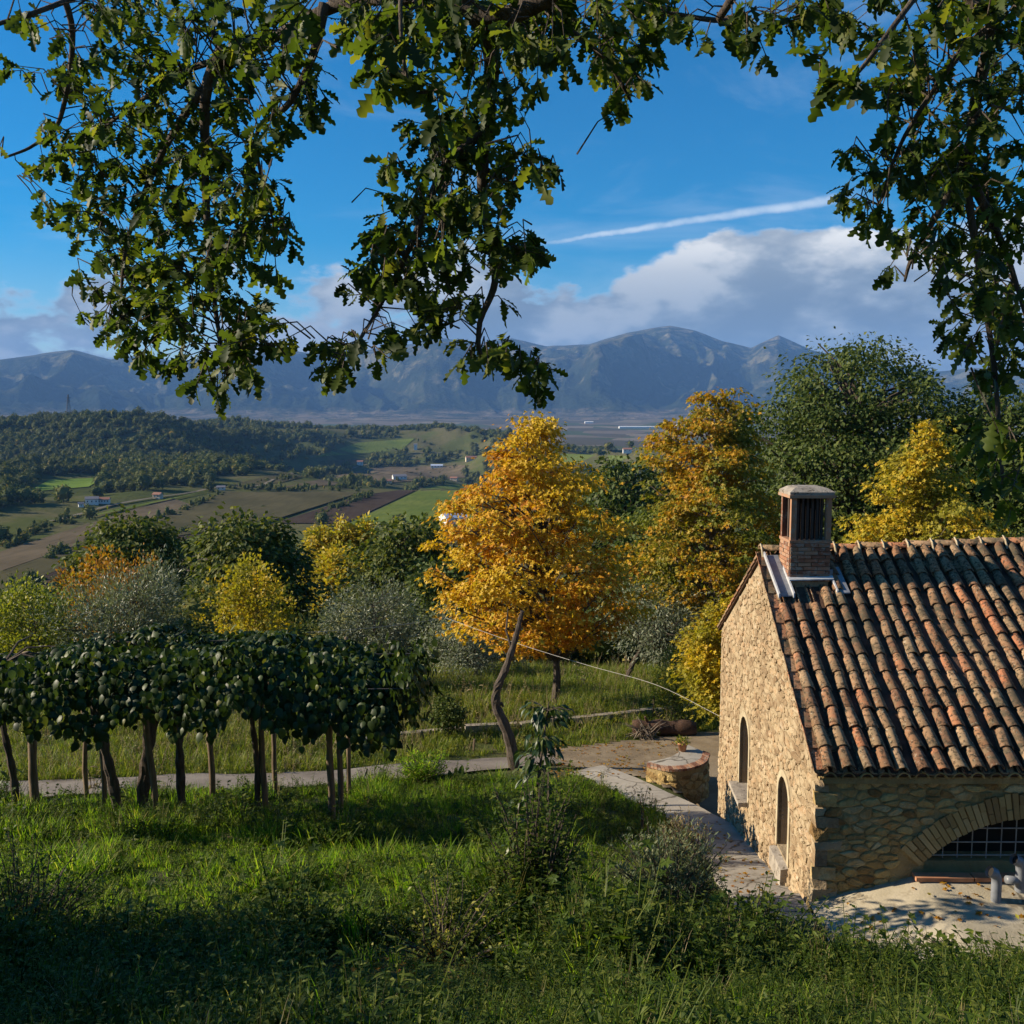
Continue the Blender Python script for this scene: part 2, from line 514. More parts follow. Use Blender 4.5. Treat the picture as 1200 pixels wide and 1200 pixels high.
concrete = surf('concrete', [(0.25, (0.20, 0.18, 0.15)), (0.5, (0.33, 0.30, 0.25)), (0.75, (0.42, 0.385, 0.32))], 0.9, 8, 0.92, 0.012, 0.5, fine=30, coord='Position', speck=(2.4, 0.54, 0.72, (0.17, 0.145, 0.11)), crack=0.75)
slab_concrete = surf('slab_concrete', [(0.25, (0.30, 0.26, 0.18)), (0.5, (0.42, 0.365, 0.26)), (0.75, (0.49, 0.43, 0.32))], 1.6, 8, 0.92, 0.012, 0.6, fine=34, coord='Position', speck=(3.1, 0.54, 0.70, (0.24, 0.195, 0.13)), crack=0.5)
gravel = surf('gravel', [(0.25, (0.14, 0.105, 0.065)), (0.5, (0.22, 0.17, 0.11)), (0.75, (0.31, 0.25, 0.17))], 1.3, 8, 0.95, 0.02, 0.7, fine=40, coord='Position', speck=(14, 0.60, 0.72, (0.36, 0.26, 0.12)))
road_mat = surf('old_road', [(0.25, (0.13, 0.11, 0.09)), (0.5, (0.21, 0.18, 0.15)), (0.75, (0.28, 0.25, 0.205))], 1.1, 8, 0.95, 0.015, 0.6, fine=40, coord='Position')
iron = plain('iron', (0.10, 0.09, 0.085), 0.6)
pale_iron = plain('pale_iron', (0.34, 0.33, 0.31), 0.55)
lead = plain('lead_flashing', (0.50, 0.50, 0.50), 0.35, spec=0.6)
lead_grey = plain('lead_trough', (0.22, 0.23, 0.25), 0.45)
pvc = plain('grey_pipe', (0.20, 0.215, 0.24), 0.4, spec=0.5)
cable_mat = plain('cable', (0.36, 0.34, 0.30), 0.5)
shaded_brick = plain('shaded_brick', (0.07, 0.05, 0.04), 0.9)  # shadow on the flue slats put into a darker brick colour
dark = plain('unlit_inside', (0.018, 0.015, 0.012), 0.95)  # near-black colour stands in for unlit room, flue and pipe bore
shutter = plain('shutter_board', (0.14, 0.10, 0.075), 0.8)
terracotta = surf('terracotta', [(0.3, (0.34, 0.15, 0.08)), (0.7, (0.48, 0.25, 0.14))], 6, 5, 0.85, 0.005, 0.4)
white_wall = plain('white_wall', (0.74, 0.72, 0.68), 0.85)
cream_wall = plain('cream_wall', (0.62, 0.52, 0.38), 0.85)
red_roof = plain('red_roof', (0.30, 0.14, 0.09), 0.85)
blue_roof = plain('blue_roof', (0.52, 0.60, 0.74), 0.4)
grey_roof = plain('grey_roof', (0.20, 0.19, 0.20), 0.7)
glass_dark = plain('window_dark', (0.03, 0.035, 0.045), 0.2, spec=0.5)


def tile_material():
    m, t = new_mat('roof_tile')
    v0 = t.n('ShaderNodeTexCoord').outputs['Object']
    r = rand01(t)
    v = t.vm('ADD', v0, t.n('ShaderNodeCombineXYZ', {0: t.m('MULTIPLY', r, 53.0), 1: t.m('MULTIPLY', r, 17.0)}).outputs[0])
    base = t.ramp(r, [(0.0, (0.17, 0.09, 0.05)), (0.16, (0.32, 0.165, 0.085)), (0.34, (0.36, 0.235, 0.13)), (0.5, (0.23, 0.115, 0.065)), (0.64, (0.40, 0.27, 0.155)), (0.78, (0.36, 0.18, 0.095)), (0.9, (0.42, 0.165, 0.08)), (1.0, (0.50, 0.22, 0.105))])
    n1 = t.noise(v, 5.0, 6, 0.65)
    c = t.mix(t.m('MULTIPLY', t.smooth(n1, 0.46, 0.68), 0.8), base, (0.20, 0.155, 0.09))
    n2 = t.noise(v, 17.0, 5, 0.7)
    c = t.mix(t.m('MULTIPLY', t.smooth(n2, 0.49, 0.60), 0.9), c, (0.040, 0.032, 0.022))
    n3 = t.noise(t.vm('ADD', v, (3, 8, 1)), 26.0, 4, 0.7)
    c = t.mix(t.m('MULTIPLY', t.smooth(n3, 0.58, 0.68), 0.75), c, (0.44, 0.41, 0.31))
    wp = t.n('ShaderNodeNewGeometry').outputs['Position']
    moss = t.smooth(t.noise(t.vm('MULTIPLY', wp, (1.0, 0.7, 0.7)), 1.15, 5, 0.6), 0.50, 0.64)
    c = t.mix(t.m('MULTIPLY', moss, t.m('ADD', 0.35, t.m('MULTIPLY', t.smooth(n1, 0.4, 0.6), 0.5))), c, (0.075, 0.066, 0.045))
    b = t.n('ShaderNodeBsdfPrincipled', {'Base Color': c, 'Roughness': 0.92, 'Specular IOR Level': 0.15, 'Normal': bump(t, n2, 0.6, 0.012)})
    out(t, b)
    return m


tile_mat = tile_material()


def ground_material():
    m, t = new_mat('ground_soil')
    p = t.n('ShaderNodeNewGeometry').outputs['Position']
    n = t.noise(p, 0.6, 6, 0.6)
    c = t.ramp(n, [(0.3, (0.045, 0.055, 0.018)), (0.5, (0.075, 0.085, 0.025)), (0.62, (0.10, 0.085, 0.045)), (0.75, (0.14, 0.115, 0.07))])
    n2 = t.noise(p, 9, 5, 0.7)
    c = t.mix(t.smooth(n2, 0.45, 0.7), c, (0.06, 0.075, 0.02))
    b = t.n('ShaderNodeBsdfPrincipled', {'Base Color': c, 'Roughness': 0.95, 'Specular IOR Level': 0.1, 'Normal': bump(t, n2, 0.8, 0.05)})
    out(t, b)
    return m


def hill_material():
    m, t = new_mat('hill_grass')
    p = t.n('ShaderNodeNewGeometry').outputs['Position']
    n = t.noise(p, 0.006, 6, 0.6)
    c = t.ramp(n, [(0.32, (0.048, 0.060, 0.022)), (0.45, (0.078, 0.090, 0.030)), (0.55, (0.115, 0.105, 0.052)), (0.68, (0.076, 0.098, 0.028))])
    # plots of the wide plain: patchwork that only takes over far away from the hill (below the plain's level)
    vor = t.n('ShaderNodeTexVoronoi', {'Vector': t.vm('MULTIPLY', p, (1.0, 0.6, 0.0)), 'Scale': 0.0042}, feature='F1')
    pc = t.ramp(t.n('ShaderNodeSeparateColor', {0: vor.outputs['Color']}).outputs[0], [(0.0, (0.085, 0.072, 0.047)), (0.3, (0.15, 0.12, 0.085)), (0.55, (0.065, 0.08, 0.032)), (0.8, (0.19, 0.155, 0.11)), (1.0, (0.11, 0.088, 0.062))], 'CONSTANT')
    yy = t.n('ShaderNodeSeparateXYZ', {0: p}).outputs[1]
    c = t.mix(t.smooth(yy, 2700, 3300), c, pc)
    n2 = t.noise(p, 0.12, 5, 0.65)
    c = t.mix(t.m('MULTIPLY', t.smooth(n2, 0.45, 0.7), 0.45), c, (0.05, 0.06, 0.022))
    b = t.n('ShaderNodeBsdfPrincipled', {'Base Color': c, 'Roughness': 1.0, 'Specular IOR Level': 0.0, 'Normal': bump(t, n2, 0.5, 2.0)})
    out(t, b)
    return m


def mountain_material():
    m, t = new_mat('mountain_forest')
    g = t.n('ShaderNodeNewGeometry')
    p = g.outputs['Position']
    z = t.n('ShaderNodeSeparateXYZ', {0: p}).outputs[2]
    n = t.noise(p, 0.0011, 8, 0.62)
    c = t.ramp(n, [(0.40, (0.016, 0.022, 0.012)), (0.54, (0.026, 0.033, 0.016)), (0.63, (0.065, 0.065, 0.032)), (0.72, (0.14, 0.12, 0.07))])
    n2 = t.noise(p, 0.0045, 7, 0.65)
    hi = t.m('MULTIPLY', t.smooth(z, 350, 1000), t.smooth(n2, 0.46, 0.60))
    c = t.mix(t.m('MULTIPLY', hi, 0.8), c, (0.24, 0.205, 0.14))  # pale high rock, raised to put sunlit patches into the colour
    mid = t.m('MULTIPLY', t.smooth(z, 60, 300), t.smooth(t.noise(p, 0.0021, 7, 0.66), 0.53, 0.60))
    c = t.mix(t.m('MULTIPLY', mid, 0.8), c, (0.15, 0.135, 0.075))  # mid-slope patches: sunlit ground put into the colour
    lowp = t.smooth(t.m('ADD', z, t.m('MULTIPLY', n2, 160)), 110, 40)
    c = t.mix(lowp, c, t.ramp(t.noise(p, 0.0028, 6, 0.7), [(0.4, (0.05, 0.05, 0.028)), (0.5, (0.14, 0.115, 0.08)), (0.6, (0.19, 0.15, 0.11)), (0.66, (0.07, 0.075, 0.035))]))
    c = t.mix(t.m('MULTIPLY', t.smooth(t.noise(p, 0.006, 6, 0.7), 0.48, 0.62), 0.7), c, (0.028, 0.04, 0.022))
    b = t.n('ShaderNodeBsdfPrincipled', {'Base Color': c, 'Roughness': 1.0, 'Specular IOR Level': 0.0, 'Normal': bump(t, n2, 0.9, 110)})
    out(t, b)
    return m


def field_mat(name, c0, c1, row=None, ang=0.0):
    m, t = new_mat(name)
    p = t.n('ShaderNodeNewGeometry').outputs['Position']
    n = t.noise(p, 0.018, 6, 0.65)
    c = t.ramp(n, [(0.3, c0), (0.7, c1)])
    n2 = t.noise(t.vm('MULTIPLY', p, (0.25, 0.03, 0.1)), 0.9, 4, 0.6)
    c = t.mix(t.m('MULTIPLY', t.smooth(n2, 0.4, 0.7), 0.35), c, tuple(x * 0.6 for x in c0))
    b = t.n('ShaderNodeBsdfPrincipled', {'Base Color': c, 'Roughness': 1.0, 'Specular IOR Level': 0.0})
    out(t, b)
    return m


ground_mat = ground_material()
hill_mat = hill_material()
mountain_mat = mountain_material()
F_PLOUGH = field_mat('ploughed_field', (0.048, 0.036, 0.029), (0.075, 0.056, 0.042))
F_BROWN = field_mat('stubble_field', (0.095, 0.078, 0.050), (0.165, 0.13, 0.085))
F_OLIVE = field_mat('fallow_field', (0.068, 0.064, 0.034), (0.115, 0.10, 0.052))
F_GREEN = field_mat('green_field', (0.085, 0.125, 0.028), (0.15, 0.175, 0.045))
F_MEADOW = field_mat('bright_meadow', (0.12, 0.19, 0.035), (0.18, 0.25, 0.05))
F_TRACK = field_mat('dirt_track', (0.16, 0.14, 0.105), (0.24, 0.21, 0.16))


# ------------------------------------------------------------------ terrain
NEAR_Y = [-60, -40, -15, 0, 4, 8, 10, 13, 15.5, 18.5, 22, 26, 33, 45, 60, 90, 130]
NEAR_Z = [10.2, 9.5, 6.8, 4.7, 3.0, 1.2, 0.5, -0.3, -0.9, -1.6, -2.4, -3.1, -3.6, -5.6, -9.0, -17, -28]
FAR_R = [0, 60, 130, 250, 400, 550, 800, 1100, 1500, 2000, 2500, 3000, 3600, 5000, 7000, 8600]
FAR_L = [0, -9, -28, -55, -73, -77, -79, -74, -61, -37, -11, -60, -120, -130, -100, -60]
FAR_M = [0, -9, -28, -55, -74, -79, -81, -78, -68, -52, -27, -70, -120, -130, -100, -60]
FAR_R_ = [0, -9, -28, -55, -74, -79, -82, -80, -78, -84, -92, -118, -132, -130, -100, -60]
PATH_Y = [12.6, 14, 16, 18.7, 20.5, 22, 23.2, 24.4]
PATH_X = [3.75, 3.85, 3.98, 4.2, 3.95, 3.3, 2.7, 2.0]
PATH_Z = [-.35, -.72, -1.24, -1.88, -2.25, -2.42, -2.52, -2.66]


def H(x, y, carve=True):
    x, y = np.asarray(x, float), np.asarray(y, float)
    r = np.hypot(x, y)
    az = np.degrees(np.arctan2(x, y))
    zn = np.interp(y, NEAR_Y, NEAR_Z)
    zn = zn + 0.10 * fbm(x * .35, y * .35, 3, 5) * sstep(r, 6, 14) + 0.5 * fbm(x * .06, y * .06, 2, 8) * sstep(r, 26, 50)
    zn = zn + 0.35 * np.exp(-((x + 0.6) / 1.8) ** 2 - ((y - 13.2) / 1.6) ** 2)
    zl, zm, zr = (np.interp(r, FAR_R, t) for t in (FAR_L, FAR_M, FAR_R_))
    zf = np.where(az < -6, zl + (zm - zl) * sstep(az, -22, -6), zm + (zr - zm) * sstep(az, -6, 5))
    amp = sstep(r, 420, 1150) * (1 - sstep(r, 2350, 2700) * .75)
    zf = zf + amp * (38 * fbm(x / 520 + 3, y / 520, 4, 21) + 26 * (ridged(x / 420 + y / 900, y / 700, 2, 31) - .6)) * (1 - 0.75 * np.exp(-((r - 950) / 330) ** 2) * sstep(az, -24, -12))
    zf = zf + sstep(r, 1050, 1600) * (1 - sstep(r, 2250, 2650) * .85) * 105 * (ridged(x / 760 + y / 1600 + .35 * fbm(x / 500, y / 500, 2, 41), y / 1150, 2, 33) - .55)
    front = sstep(np.cos(np.radians(az)), -0.25, 0.25)
    zf = zf * front + (1 - front) * (10 + 0.01 * r)
    wf = sstep(r, 60, 130)
    z = zn * (1 - wf) + zf * wf
    if carve:
        near = (y > 9.4) & (y < 26) & (x > 0) & (x < 9)
        px_, pz_ = np.interp(y, PATH_Y, PATH_X), np.interp(y, PATH_Y, PATH_Z)
        wgt = 1 - sstep(np.abs(x - px_), 0.8, 1.6)
        wgt = np.where(x > px_, np.where(y < 20, 1.0, wgt), wgt) * sstep(y, 12.4, 13.6) * (1 - sstep(y, 23.6, 25.0))
        z = np.where(near, z * (1 - wgt) + (pz_ - 0.03) * wgt, z)
        z = np.where((x > 2.4) & (y > 9.6) & (y < 13.2), z - .45 * sstep(x, 2.4, 4.3) * sstep(y, 9.6, 10.9) * np.where(x < 4.1, 1 - sstep(y, 12.2, 13.2), 1.0), z)
        # lower court beside the far house corner
        w2 = sstep(x - np.interp(y, [19.5, 21, 24, 25], [4.6, 4.25, 3.6, 3.4]), 0.0, 0.35) * sstep(y, 19.6, 20.5) * (1 - sstep(y, 24.5, 26.5))
        z = np.where(near, z * (1 - w2) + (-3.06) * w2, z)
    return z


def h1(x, y):
    return float(H(np.array([x]), np.array([y]))[0])


def hit(px, py, y0=5.0, y1=5000.0):
    """where a line of sight of the photograph first meets the terrain: used once, to take world positions off the photograph"""
    dx, dz = ray(px, py)
    Y = np.exp(np.linspace(math.log(y0), math.log(y1), 2500))
    d = CZ + dz * Y - H(dx * Y, Y)
    k = np.argmax(d < 0)
    if d[k] >= 0:
        return None
    k = max(k, 1)
    t = d[k - 1] / (d[k - 1] - d[k])
    y = Y[k - 1] + t * (Y[k] - Y[k - 1])
    return Vector((dx * y, y, h1(dx * y, y)))


def grid_mesh(X, Y, Z):
    n, m = X.shape
    V = np.stack([X, Y, Z], -1).reshape(-1, 3)
    i = np.arange(n * m).reshape(n, m)
    F = np.stack([i[:-1, :-1], i[1:, :-1], i[1:, 1:], i[:-1, 1:]], -1).reshape(-1, 4)
    return V, F


gx = np.concatenate([np.arange(-60, -24, 2.0), np.arange(-24, 12, 0.25), np.arange(12, 60.1, 2.0)])
gy = np.concatenate([np.arange(-40, 7, 1.5), np.arange(7, 32, 0.25), np.arange(32, 70.1, 1.0)])
X, Y = np.meshgrid(gx, gy, indexing='ij')
V, F = grid_mesh(X, Y, H(X, Y))
tag(obj('ground', V, F, ground_mat, smooth=True), 'grassy hillside ground sloping down from the oak to the garden', None, None, 'structure')

azs = np.concatenate([np.arange(-180, -50, 4.0), np.arange(-50, 50, 0.22), np.arange(50, 180.1, 4.0)])
rs = np.concatenate([np.linspace(20, 66, 8), np.exp(np.linspace(math.log(70), math.log(8200), 230))])
A, Rr = np.meshgrid(np.radians(azs), rs, indexing='ij')
X, Y = np.sin(A) * Rr, np.cos(A) * Rr
Z = H(X, Y)
inside = (np.abs(X) < 57) & (Y > -37) & (Y < 67)
V, F = grid_mesh(X, Y, np.where(inside, Z - 2.5, Z))
tag(obj('hills', V, F[:, ::-1], hill_mat, smooth=True), 'rolling hills of woods and fields falling away to a wide plain', None, None, 'structure')

# mountains: skyline taken from the photograph, ridges and ravines running down to the plain
SKY_PX = [-900, -500, -250, -120, 0, 45, 85, 130, 165, 210, 260, 330, 380, 430, 480, 515, 560, 600, 640, 690, 735, 785, 815, 845, 880, 912, 950, 1010, 1100, 1250, 1500, 2000]
SKY_PY = [435, 428, 420, 428, 421, 415, 410, 421, 416, 423, 418, 409, 416, 410, 403, 396, 403, 396, 406, 403, 390, 381, 387, 399, 407, 392, 409, 426, 434, 424, 436, 440]
MAZ = np.radians([math.degrees(math.atan(ray(p, q)[0])) for p, q in zip(SKY_PX, SKY_PY)])
MEL = np.array([ray(p, q)[1] / math.hypot(1, ray(p, q)[0]) for p, q in zip(SKY_PX, SKY_PY)])
maz = np.radians(np.concatenate([np.arange(-85, -40, 1.0), np.arange(-40, 40, 0.10), np.arange(40, 85.1, 1.0)]))
mr = np.concatenate([np.linspace(8000, 16500, 150), np.linspace(16700, 21000, 10)])
A, Rr = np.meshgrid(maz, mr, indexing='ij')
RC = 14500
crest = CZ + np.interp(A, MAZ, MEL) * RC * 1.0
S = sstep(Rr, 8600, RC) ** 0.95 * (1 - 0.5 * sstep(Rr, RC + 300, 21000))
lx, ly = A * 13000 / 2300, Rr / 4200
warp = 0.35 * fbm(lx * 1.3, ly * 2.1, 3, 91)
rg = ridged(lx + warp, ly * 0.75 + warp * .6, 5, 44)
env = sstep(Rr, 8700, 10500) * (1 - sstep(Rr, RC - 2600, RC - 60) * 0.95)
Z = -62 + (crest + 62) * S + env * (rg - 0.45) * 900 * (0.35 + S) + env * (ridged(lx * 3.3 + warp, ly * 2.2, 4, 55) - .5) * 230
# a separate lower ridge stands in front in the middle of the range
spur = np.exp(-((A - np.radians(-1.0)) / np.radians(7.5)) ** 2) * np.exp(-((Rr - 11300) / 900) ** 2)
Z = Z + spur * (330 + 260 * (ridged(lx * 1.2 + 3, ly * 1.1, 4, 77) - .5))
cap = CZ + np.interp(A, MAZ, MEL) * Rr - 6 * np.abs(Rr - RC) / 400
Z = np.minimum(Z, cap + 14 * fbm(lx * 9, ly * 9, 3, 15))
V, F = grid_mesh(np.sin(A) * Rr, np.cos(A) * Rr, np.where(Rr < 8300, -90, Z))
tag(obj('mountains', V, F[:, ::-1], mountain_mat, smooth=True), 'blue hazy mountain range closing the far side of the plain', None, None, 'structure')


def strip(name, pts, widths, mat, lift, label, nx=4, kind='structure', zs=None):
    """a draped ribbon along a line of (x, y)"""
    c = bez([(x, y, 0) for x, y in pts], 8)
    L_ = len(c)
    Vv = []
    for i, p in enumerate(c):
        d = (c[min(i + 1, L_ - 1)] - c[max(i - 1, 0)]).normalized()
        s = Vector((d.y, -d.x, 0))
        wd = np.interp(i / (L_ - 1) * (len(widths) - 1), range(len(widths)), widths) * (1 + 0.06 * math.sin(i * 1.7) + 0.05 * math.sin(i * .6 + 2))
        for j in range(nx + 1):
            q = p + s * wd * (j / nx - 0.5)
            Vv.append((q.x, q.y, 0))
    Vv = np.array(Vv)
    Vv[:, 2] = H(Vv[:, 0], Vv[:, 1]) + lift if zs is None else zs(Vv[:, 0], Vv[:, 1])
    i = np.arange(L_ * (nx + 1)).reshape(L_, nx + 1)
    F_ = np.stack([i[:-1, :-1], i[:-1, 1:], i[1:, 1:], i[1:, :-1]], -1).reshape(-1, 4)[:, ::-1]
    return tag(obj(name, Vv, F_, mat, None, True), label, None, None, kind)


strip('road', [(-34, 20.6), (-20, 21.6), (-11, 22.5), (-5, 23.7), (-1.3, 25.2), (1.2, 26.0)], [2.4, 2.4, 2.2, 1.8, 1.5, 1.3], road_mat, 0.06, 'old grey track passing behind the pergola', 8)

# patio of gravel and earth behind the house corner
poly = [(0.8, 26.9), (1.4, 25.3), (2.3, 24.3), (3.4, 23.3), (4.4, 21.0), (4.75, 20.0), (6.5, 20.2), (14, 22), (14, 29.2), (9, 29.4), (6, 29.0), (3.4, 28.2)]
gx = np.arange(0.6, 14.2, 0.2)
gy = np.arange(19.6, 29.8, 0.2)


def in_poly(x, y, pg):
    x, y = np.asarray(x, float), np.asarray(y, float)
    c = np.zeros(np.broadcast(x, y).shape, bool)
    n = len(pg)
    for i in range(n):
        (xa, ya), (xb, yb) = pg[i], pg[(i + 1) % n]
        if ya == yb:
            continue
        c ^= ((ya > y) != (yb > y)) & (x < (xb - xa) * (y - ya) / (yb - ya) + xa)
    return c


PATIO = poly
X, Y = np.meshgrid(gx, gy, indexing='ij')
V, F = grid_mesh(X, Y, H(X, Y) + 0.035)
keep = in_poly(V[F].mean(1)[:, 0], V[F].mean(1)[:, 1], poly)
F = F[keep]
used = np.unique(F)
re = np.full(len(V), -1)
re[used] = np.arange(len(used))
tag(obj('patio', V[used], re[F], gravel, smooth=True), 'brown earth and gravel yard behind the far corner of the house', None, None, 'structure')

# concrete path along the gable, with a thick edge and two shallow steps
pts = [(x, y) for x, y in zip(PATH_X, PATH_Y)][0:]
mb = MB()
c = bez([(x, y, 0) for x, y in pts], 6)
rows = []
for i, p in enumerate(c):
    d = (c[min(i + 1, len(c) - 1)] - c[max(i - 1, 0)]).normalized()
    s = Vector((d.y, -d.x, 0))
    z = float(np.interp(p.y, PATH_Y, PATH_Z))
    wl = 0.62 + 0.05 * math.sin(i * .9)
    wr = 0.62 if p.y < 19.4 else 0.40
    l, r_ = p - s * wl, p + s * wr
    rows.append([(l.x, l.y, z - .35), (l.x, l.y, z), (p.x, p.y, z + .01), (r_.x, r_.y, z), (r_.x, r_.y, z - .45)])
V = [v for r0 in rows for v in r0]
F = []
for i in range(len(rows) - 1):
    for j in range(4):
        F.append((i * 5 + j, i * 5 + j + 1, i * 5 + 6 + j, i * 5 + 5 + j)[::-1])
F.append((0, 1, 2, 3, 4))
F.append(tuple((len(rows) - 1) * 5 + j for j in (4, 3, 2, 1, 0)))
mb.add(V, F)
path = mb.build('path', concrete, kind='structure', label='pale concrete path running down beside the gable wall')
for k, (ya, za, xr) in enumerate([(13.25, -0.52, 4.15), (20.1, -2.62, 4.7), (21.0, -2.85, 4.75)]):
    xl = float(np.interp(ya, PATH_Y, PATH_X)) - (0.5 if k == 0 else -0.35)
    MB().box(((xl + xr) / 2, ya, za), (xr - xl, 0.5, 0.16), 0.02).build('step', concrete, path)

# ------------------------------------------------------------------ fields, hedges and houses on the far hillside
def field(px4, mat, label, n=26, lift=0.7, name='field'):
    (a, b, c_, d) = [np.array(p, float) for p in px4]
    Vv = np.zeros((n, n, 3))
    for i in range(n):
        for j in range(n):
            s, t = i / (n - 1), j / (n - 1)
            q = (a * (1 - s) + b * s) * (1 - t) + (d * (1 - s) + c_ * s) * t
            q = q + 1.2 * np.array([math.sin(j * .7 + i * .2), math.sin(i * .6)]) * (0 < i < n - 1) * 0.0
            h = hit(q[0], q[1], 150, 3500)
            Vv[i, j] = (h.x, h.y, h.z + lift) if h else (0, 0, -500)
    V_, F_ = grid_mesh(Vv[..., 0], Vv[..., 1], Vv[..., 2])
    bad = V_[:, 2] < -400
    F_ = F_[~bad[F_].any(1)]
    ctr = V_[F_].mean(1)
    span = np.abs(V_[F_] - ctr[:, None]).max((1, 2))
    F_ = F_[span < 160]
    return tag(obj(name, V_, F_, mat, None, True), label, None, None, 'structure')


field([(322, 614), (404, 614), (496, 571), (424, 581)], F_PLOUGH, 'dark ploughed field on the hillside')
field([(406, 616), (556, 612), (562, 566), (500, 571)], F_GREEN, 'green sown field right of the dark ploughed one')
field([(150, 640), (318, 612), (424, 578), (262, 578)], F_OLIVE, 'grey green fallow field left of the ploughed one', 26, 1.4)
for k_ in range(5):
    a_, b_, c_, d_ = (0, 648 + 24 * k_), (200 + 26 * k_, 584 + 9 * k_), (226 + 26 * k_, 593 + 9 * k_), (0, 671 + 24 * k_)
    field([a_, b_, c_, d_], [F_BROWN, F_OLIVE, F_PLOUGH, F_GREEN, F_BROWN][k_], ['topmost brown strip falling to the lower left', 'second grey green strip falling to the lower left', 'dark tilled strip falling to the lower left', 'grassy strip falling to the lower left', 'lowest brown strip falling to the lower left'][k_], 26, .75 + .1 * k_)
field([(330, 572), (455, 566), (540, 546), (440, 548)], F_BROWN, 'stubble field above the ploughed one')
field([(262, 572), (330, 566), (440, 537), (380, 540)], F_OLIVE, 'fallow strip below the hillside road')
field([(32, 577), (104, 571), (122, 560), (58, 563)], F_MEADOW, 'bright green meadow among the far woods')
field([(368, 536), (470, 528), (486, 514), (420, 519)], F_GREEN, 'pale green strip under the wooded crest')
field([(350, 668), (420, 664), (420, 650), (356, 654)], F_GREEN, 'small green plot behind the yellow trees')
field([(96, 610), (236, 579), (262, 573), (130, 600)], F_GREEN, 'narrow grassy strip under the white farm cluster', 26, 1.6)
field([(455, 566), (545, 560), (545, 545), (470, 548)], F_BROWN, 'brown plot around the long pale farmhouse')
field([(636, 548), (760, 550), (770, 536), (660, 532)], F_GREEN, 'green field right of the tall yellow tree')
strip_px = [(60, 612), (120, 596), (190, 583), (255, 572), (320, 563), (392, 549), (450, 540), (520, 531)]
sp = [hit(a, b, 300, 3500) for a, b in strip_px]
strip('road', [(p.x, p.y) for p in sp if p], [4, 4, 4], F_TRACK, 1.2, 'pale lane across the far fields', 2)


# ------------------------------------------------------------------ scattered masses (geometry nodes inside one object each)
def scatter_stuff(name, protos, pts, rot, scl, pid, mats, label):
    """protos: (V, F, material index) kept in the mesh itself; the loose points take copies of them"""
    Vs, Fs, MI, ids, n = [], [], [], [], 0
    for k, (V_, F_, mi) in enumerate(protos):
        Vs.append(V_)
        Fs += [[int(a) + n for a in f] for f in F_]
        MI += list(mi) if hasattr(mi, '__len__') else [mi] * len(F_)
        ids += [-1 - k] * len(V_)
        n += len(V_)
    nv = n
    Vs.append(pts)
    ids = np.concatenate([np.array(ids), pid]).astype(np.int32)
    me = make_mesh(name, np.concatenate(Vs), Fs, mats, False, MI)
    a = me.attributes.new('pid', 'INT', 'POINT')
    a.data.foreach_set('value', ids)
    r = np.zeros((len(ids), 3), np.float32)
    r[nv:] = rot
    a = me.attributes.new('rot', 'FLOAT_VECTOR', 'POINT')
    a.data.foreach_set('vector', r.ravel())
    s = np.ones(len(ids), np.float32)
    s[nv:] = scl
    a = me.attributes.new('scl', 'FLOAT', 'POINT')
    a.data.foreach_set('value', s)
    o = bpy.data.objects.new(name, me)
    COL.objects.link(o)
    ng = bpy.data.node_groups.new(name, 'GeometryNodeTree')
    ng.interface.new_socket('Geometry', in_out='INPUT', socket_type='NodeSocketGeometry')
    ng.interface.new_socket('Geometry', in_out='OUTPUT', socket_type='NodeSocketGeometry')
    gi, go = ng.nodes.new('NodeGroupInput'), ng.nodes.new('NodeGroupOutput')
    jn = ng.nodes.new('GeometryNodeJoinGeometry')

    def attr(nm, ty):
        q = ng.nodes.new('GeometryNodeInputNamedAttribute')
        q.data_type = ty
        q.inputs[0].default_value = nm
        return q.outputs[0]
    pidn, rotn, scln = attr('pid', 'INT'), attr('rot', 'FLOAT_VECTOR'), attr('scl', 'FLOAT')

    def pick(val):
        c_ = ng.nodes.new('FunctionNodeCompare')
        c_.data_type = 'INT'
        c_.operation = 'EQUAL'
        ng.links.new(pidn, c_.inputs[2])
        c_.inputs[3].default_value = val
        sep = ng.nodes.new('GeometryNodeSeparateGeometry')
        sep.domain = 'POINT'
        ng.links.new(gi.outputs[0], sep.inputs[0])
        ng.links.new(c_.outputs[0], sep.inputs[1])
        return sep.outputs[0]
    for k in range(len(protos)):
        ip = ng.nodes.new('GeometryNodeInstanceOnPoints')
        e = ng.nodes.new('FunctionNodeEulerToRotation')
        ng.links.new(rotn, e.inputs[0])
        ng.links.new(pick(k), ip.inputs['Points'])
        ng.links.new(pick(-1 - k), ip.inputs['Instance'])
        ng.links.new(e.outputs[0], ip.inputs['Rotation'])
        ng.links.new(scln, ip.inputs['Scale'])
        ng.links.new(ip.outputs[0], jn.inputs[0])
    ng.links.new(jn.outputs[0], go.inputs[0])
    md = o.modifiers.new('scatter', 'NODES')
    md.node_group = ng
    return tag(o, label, None, None, 'stuff')


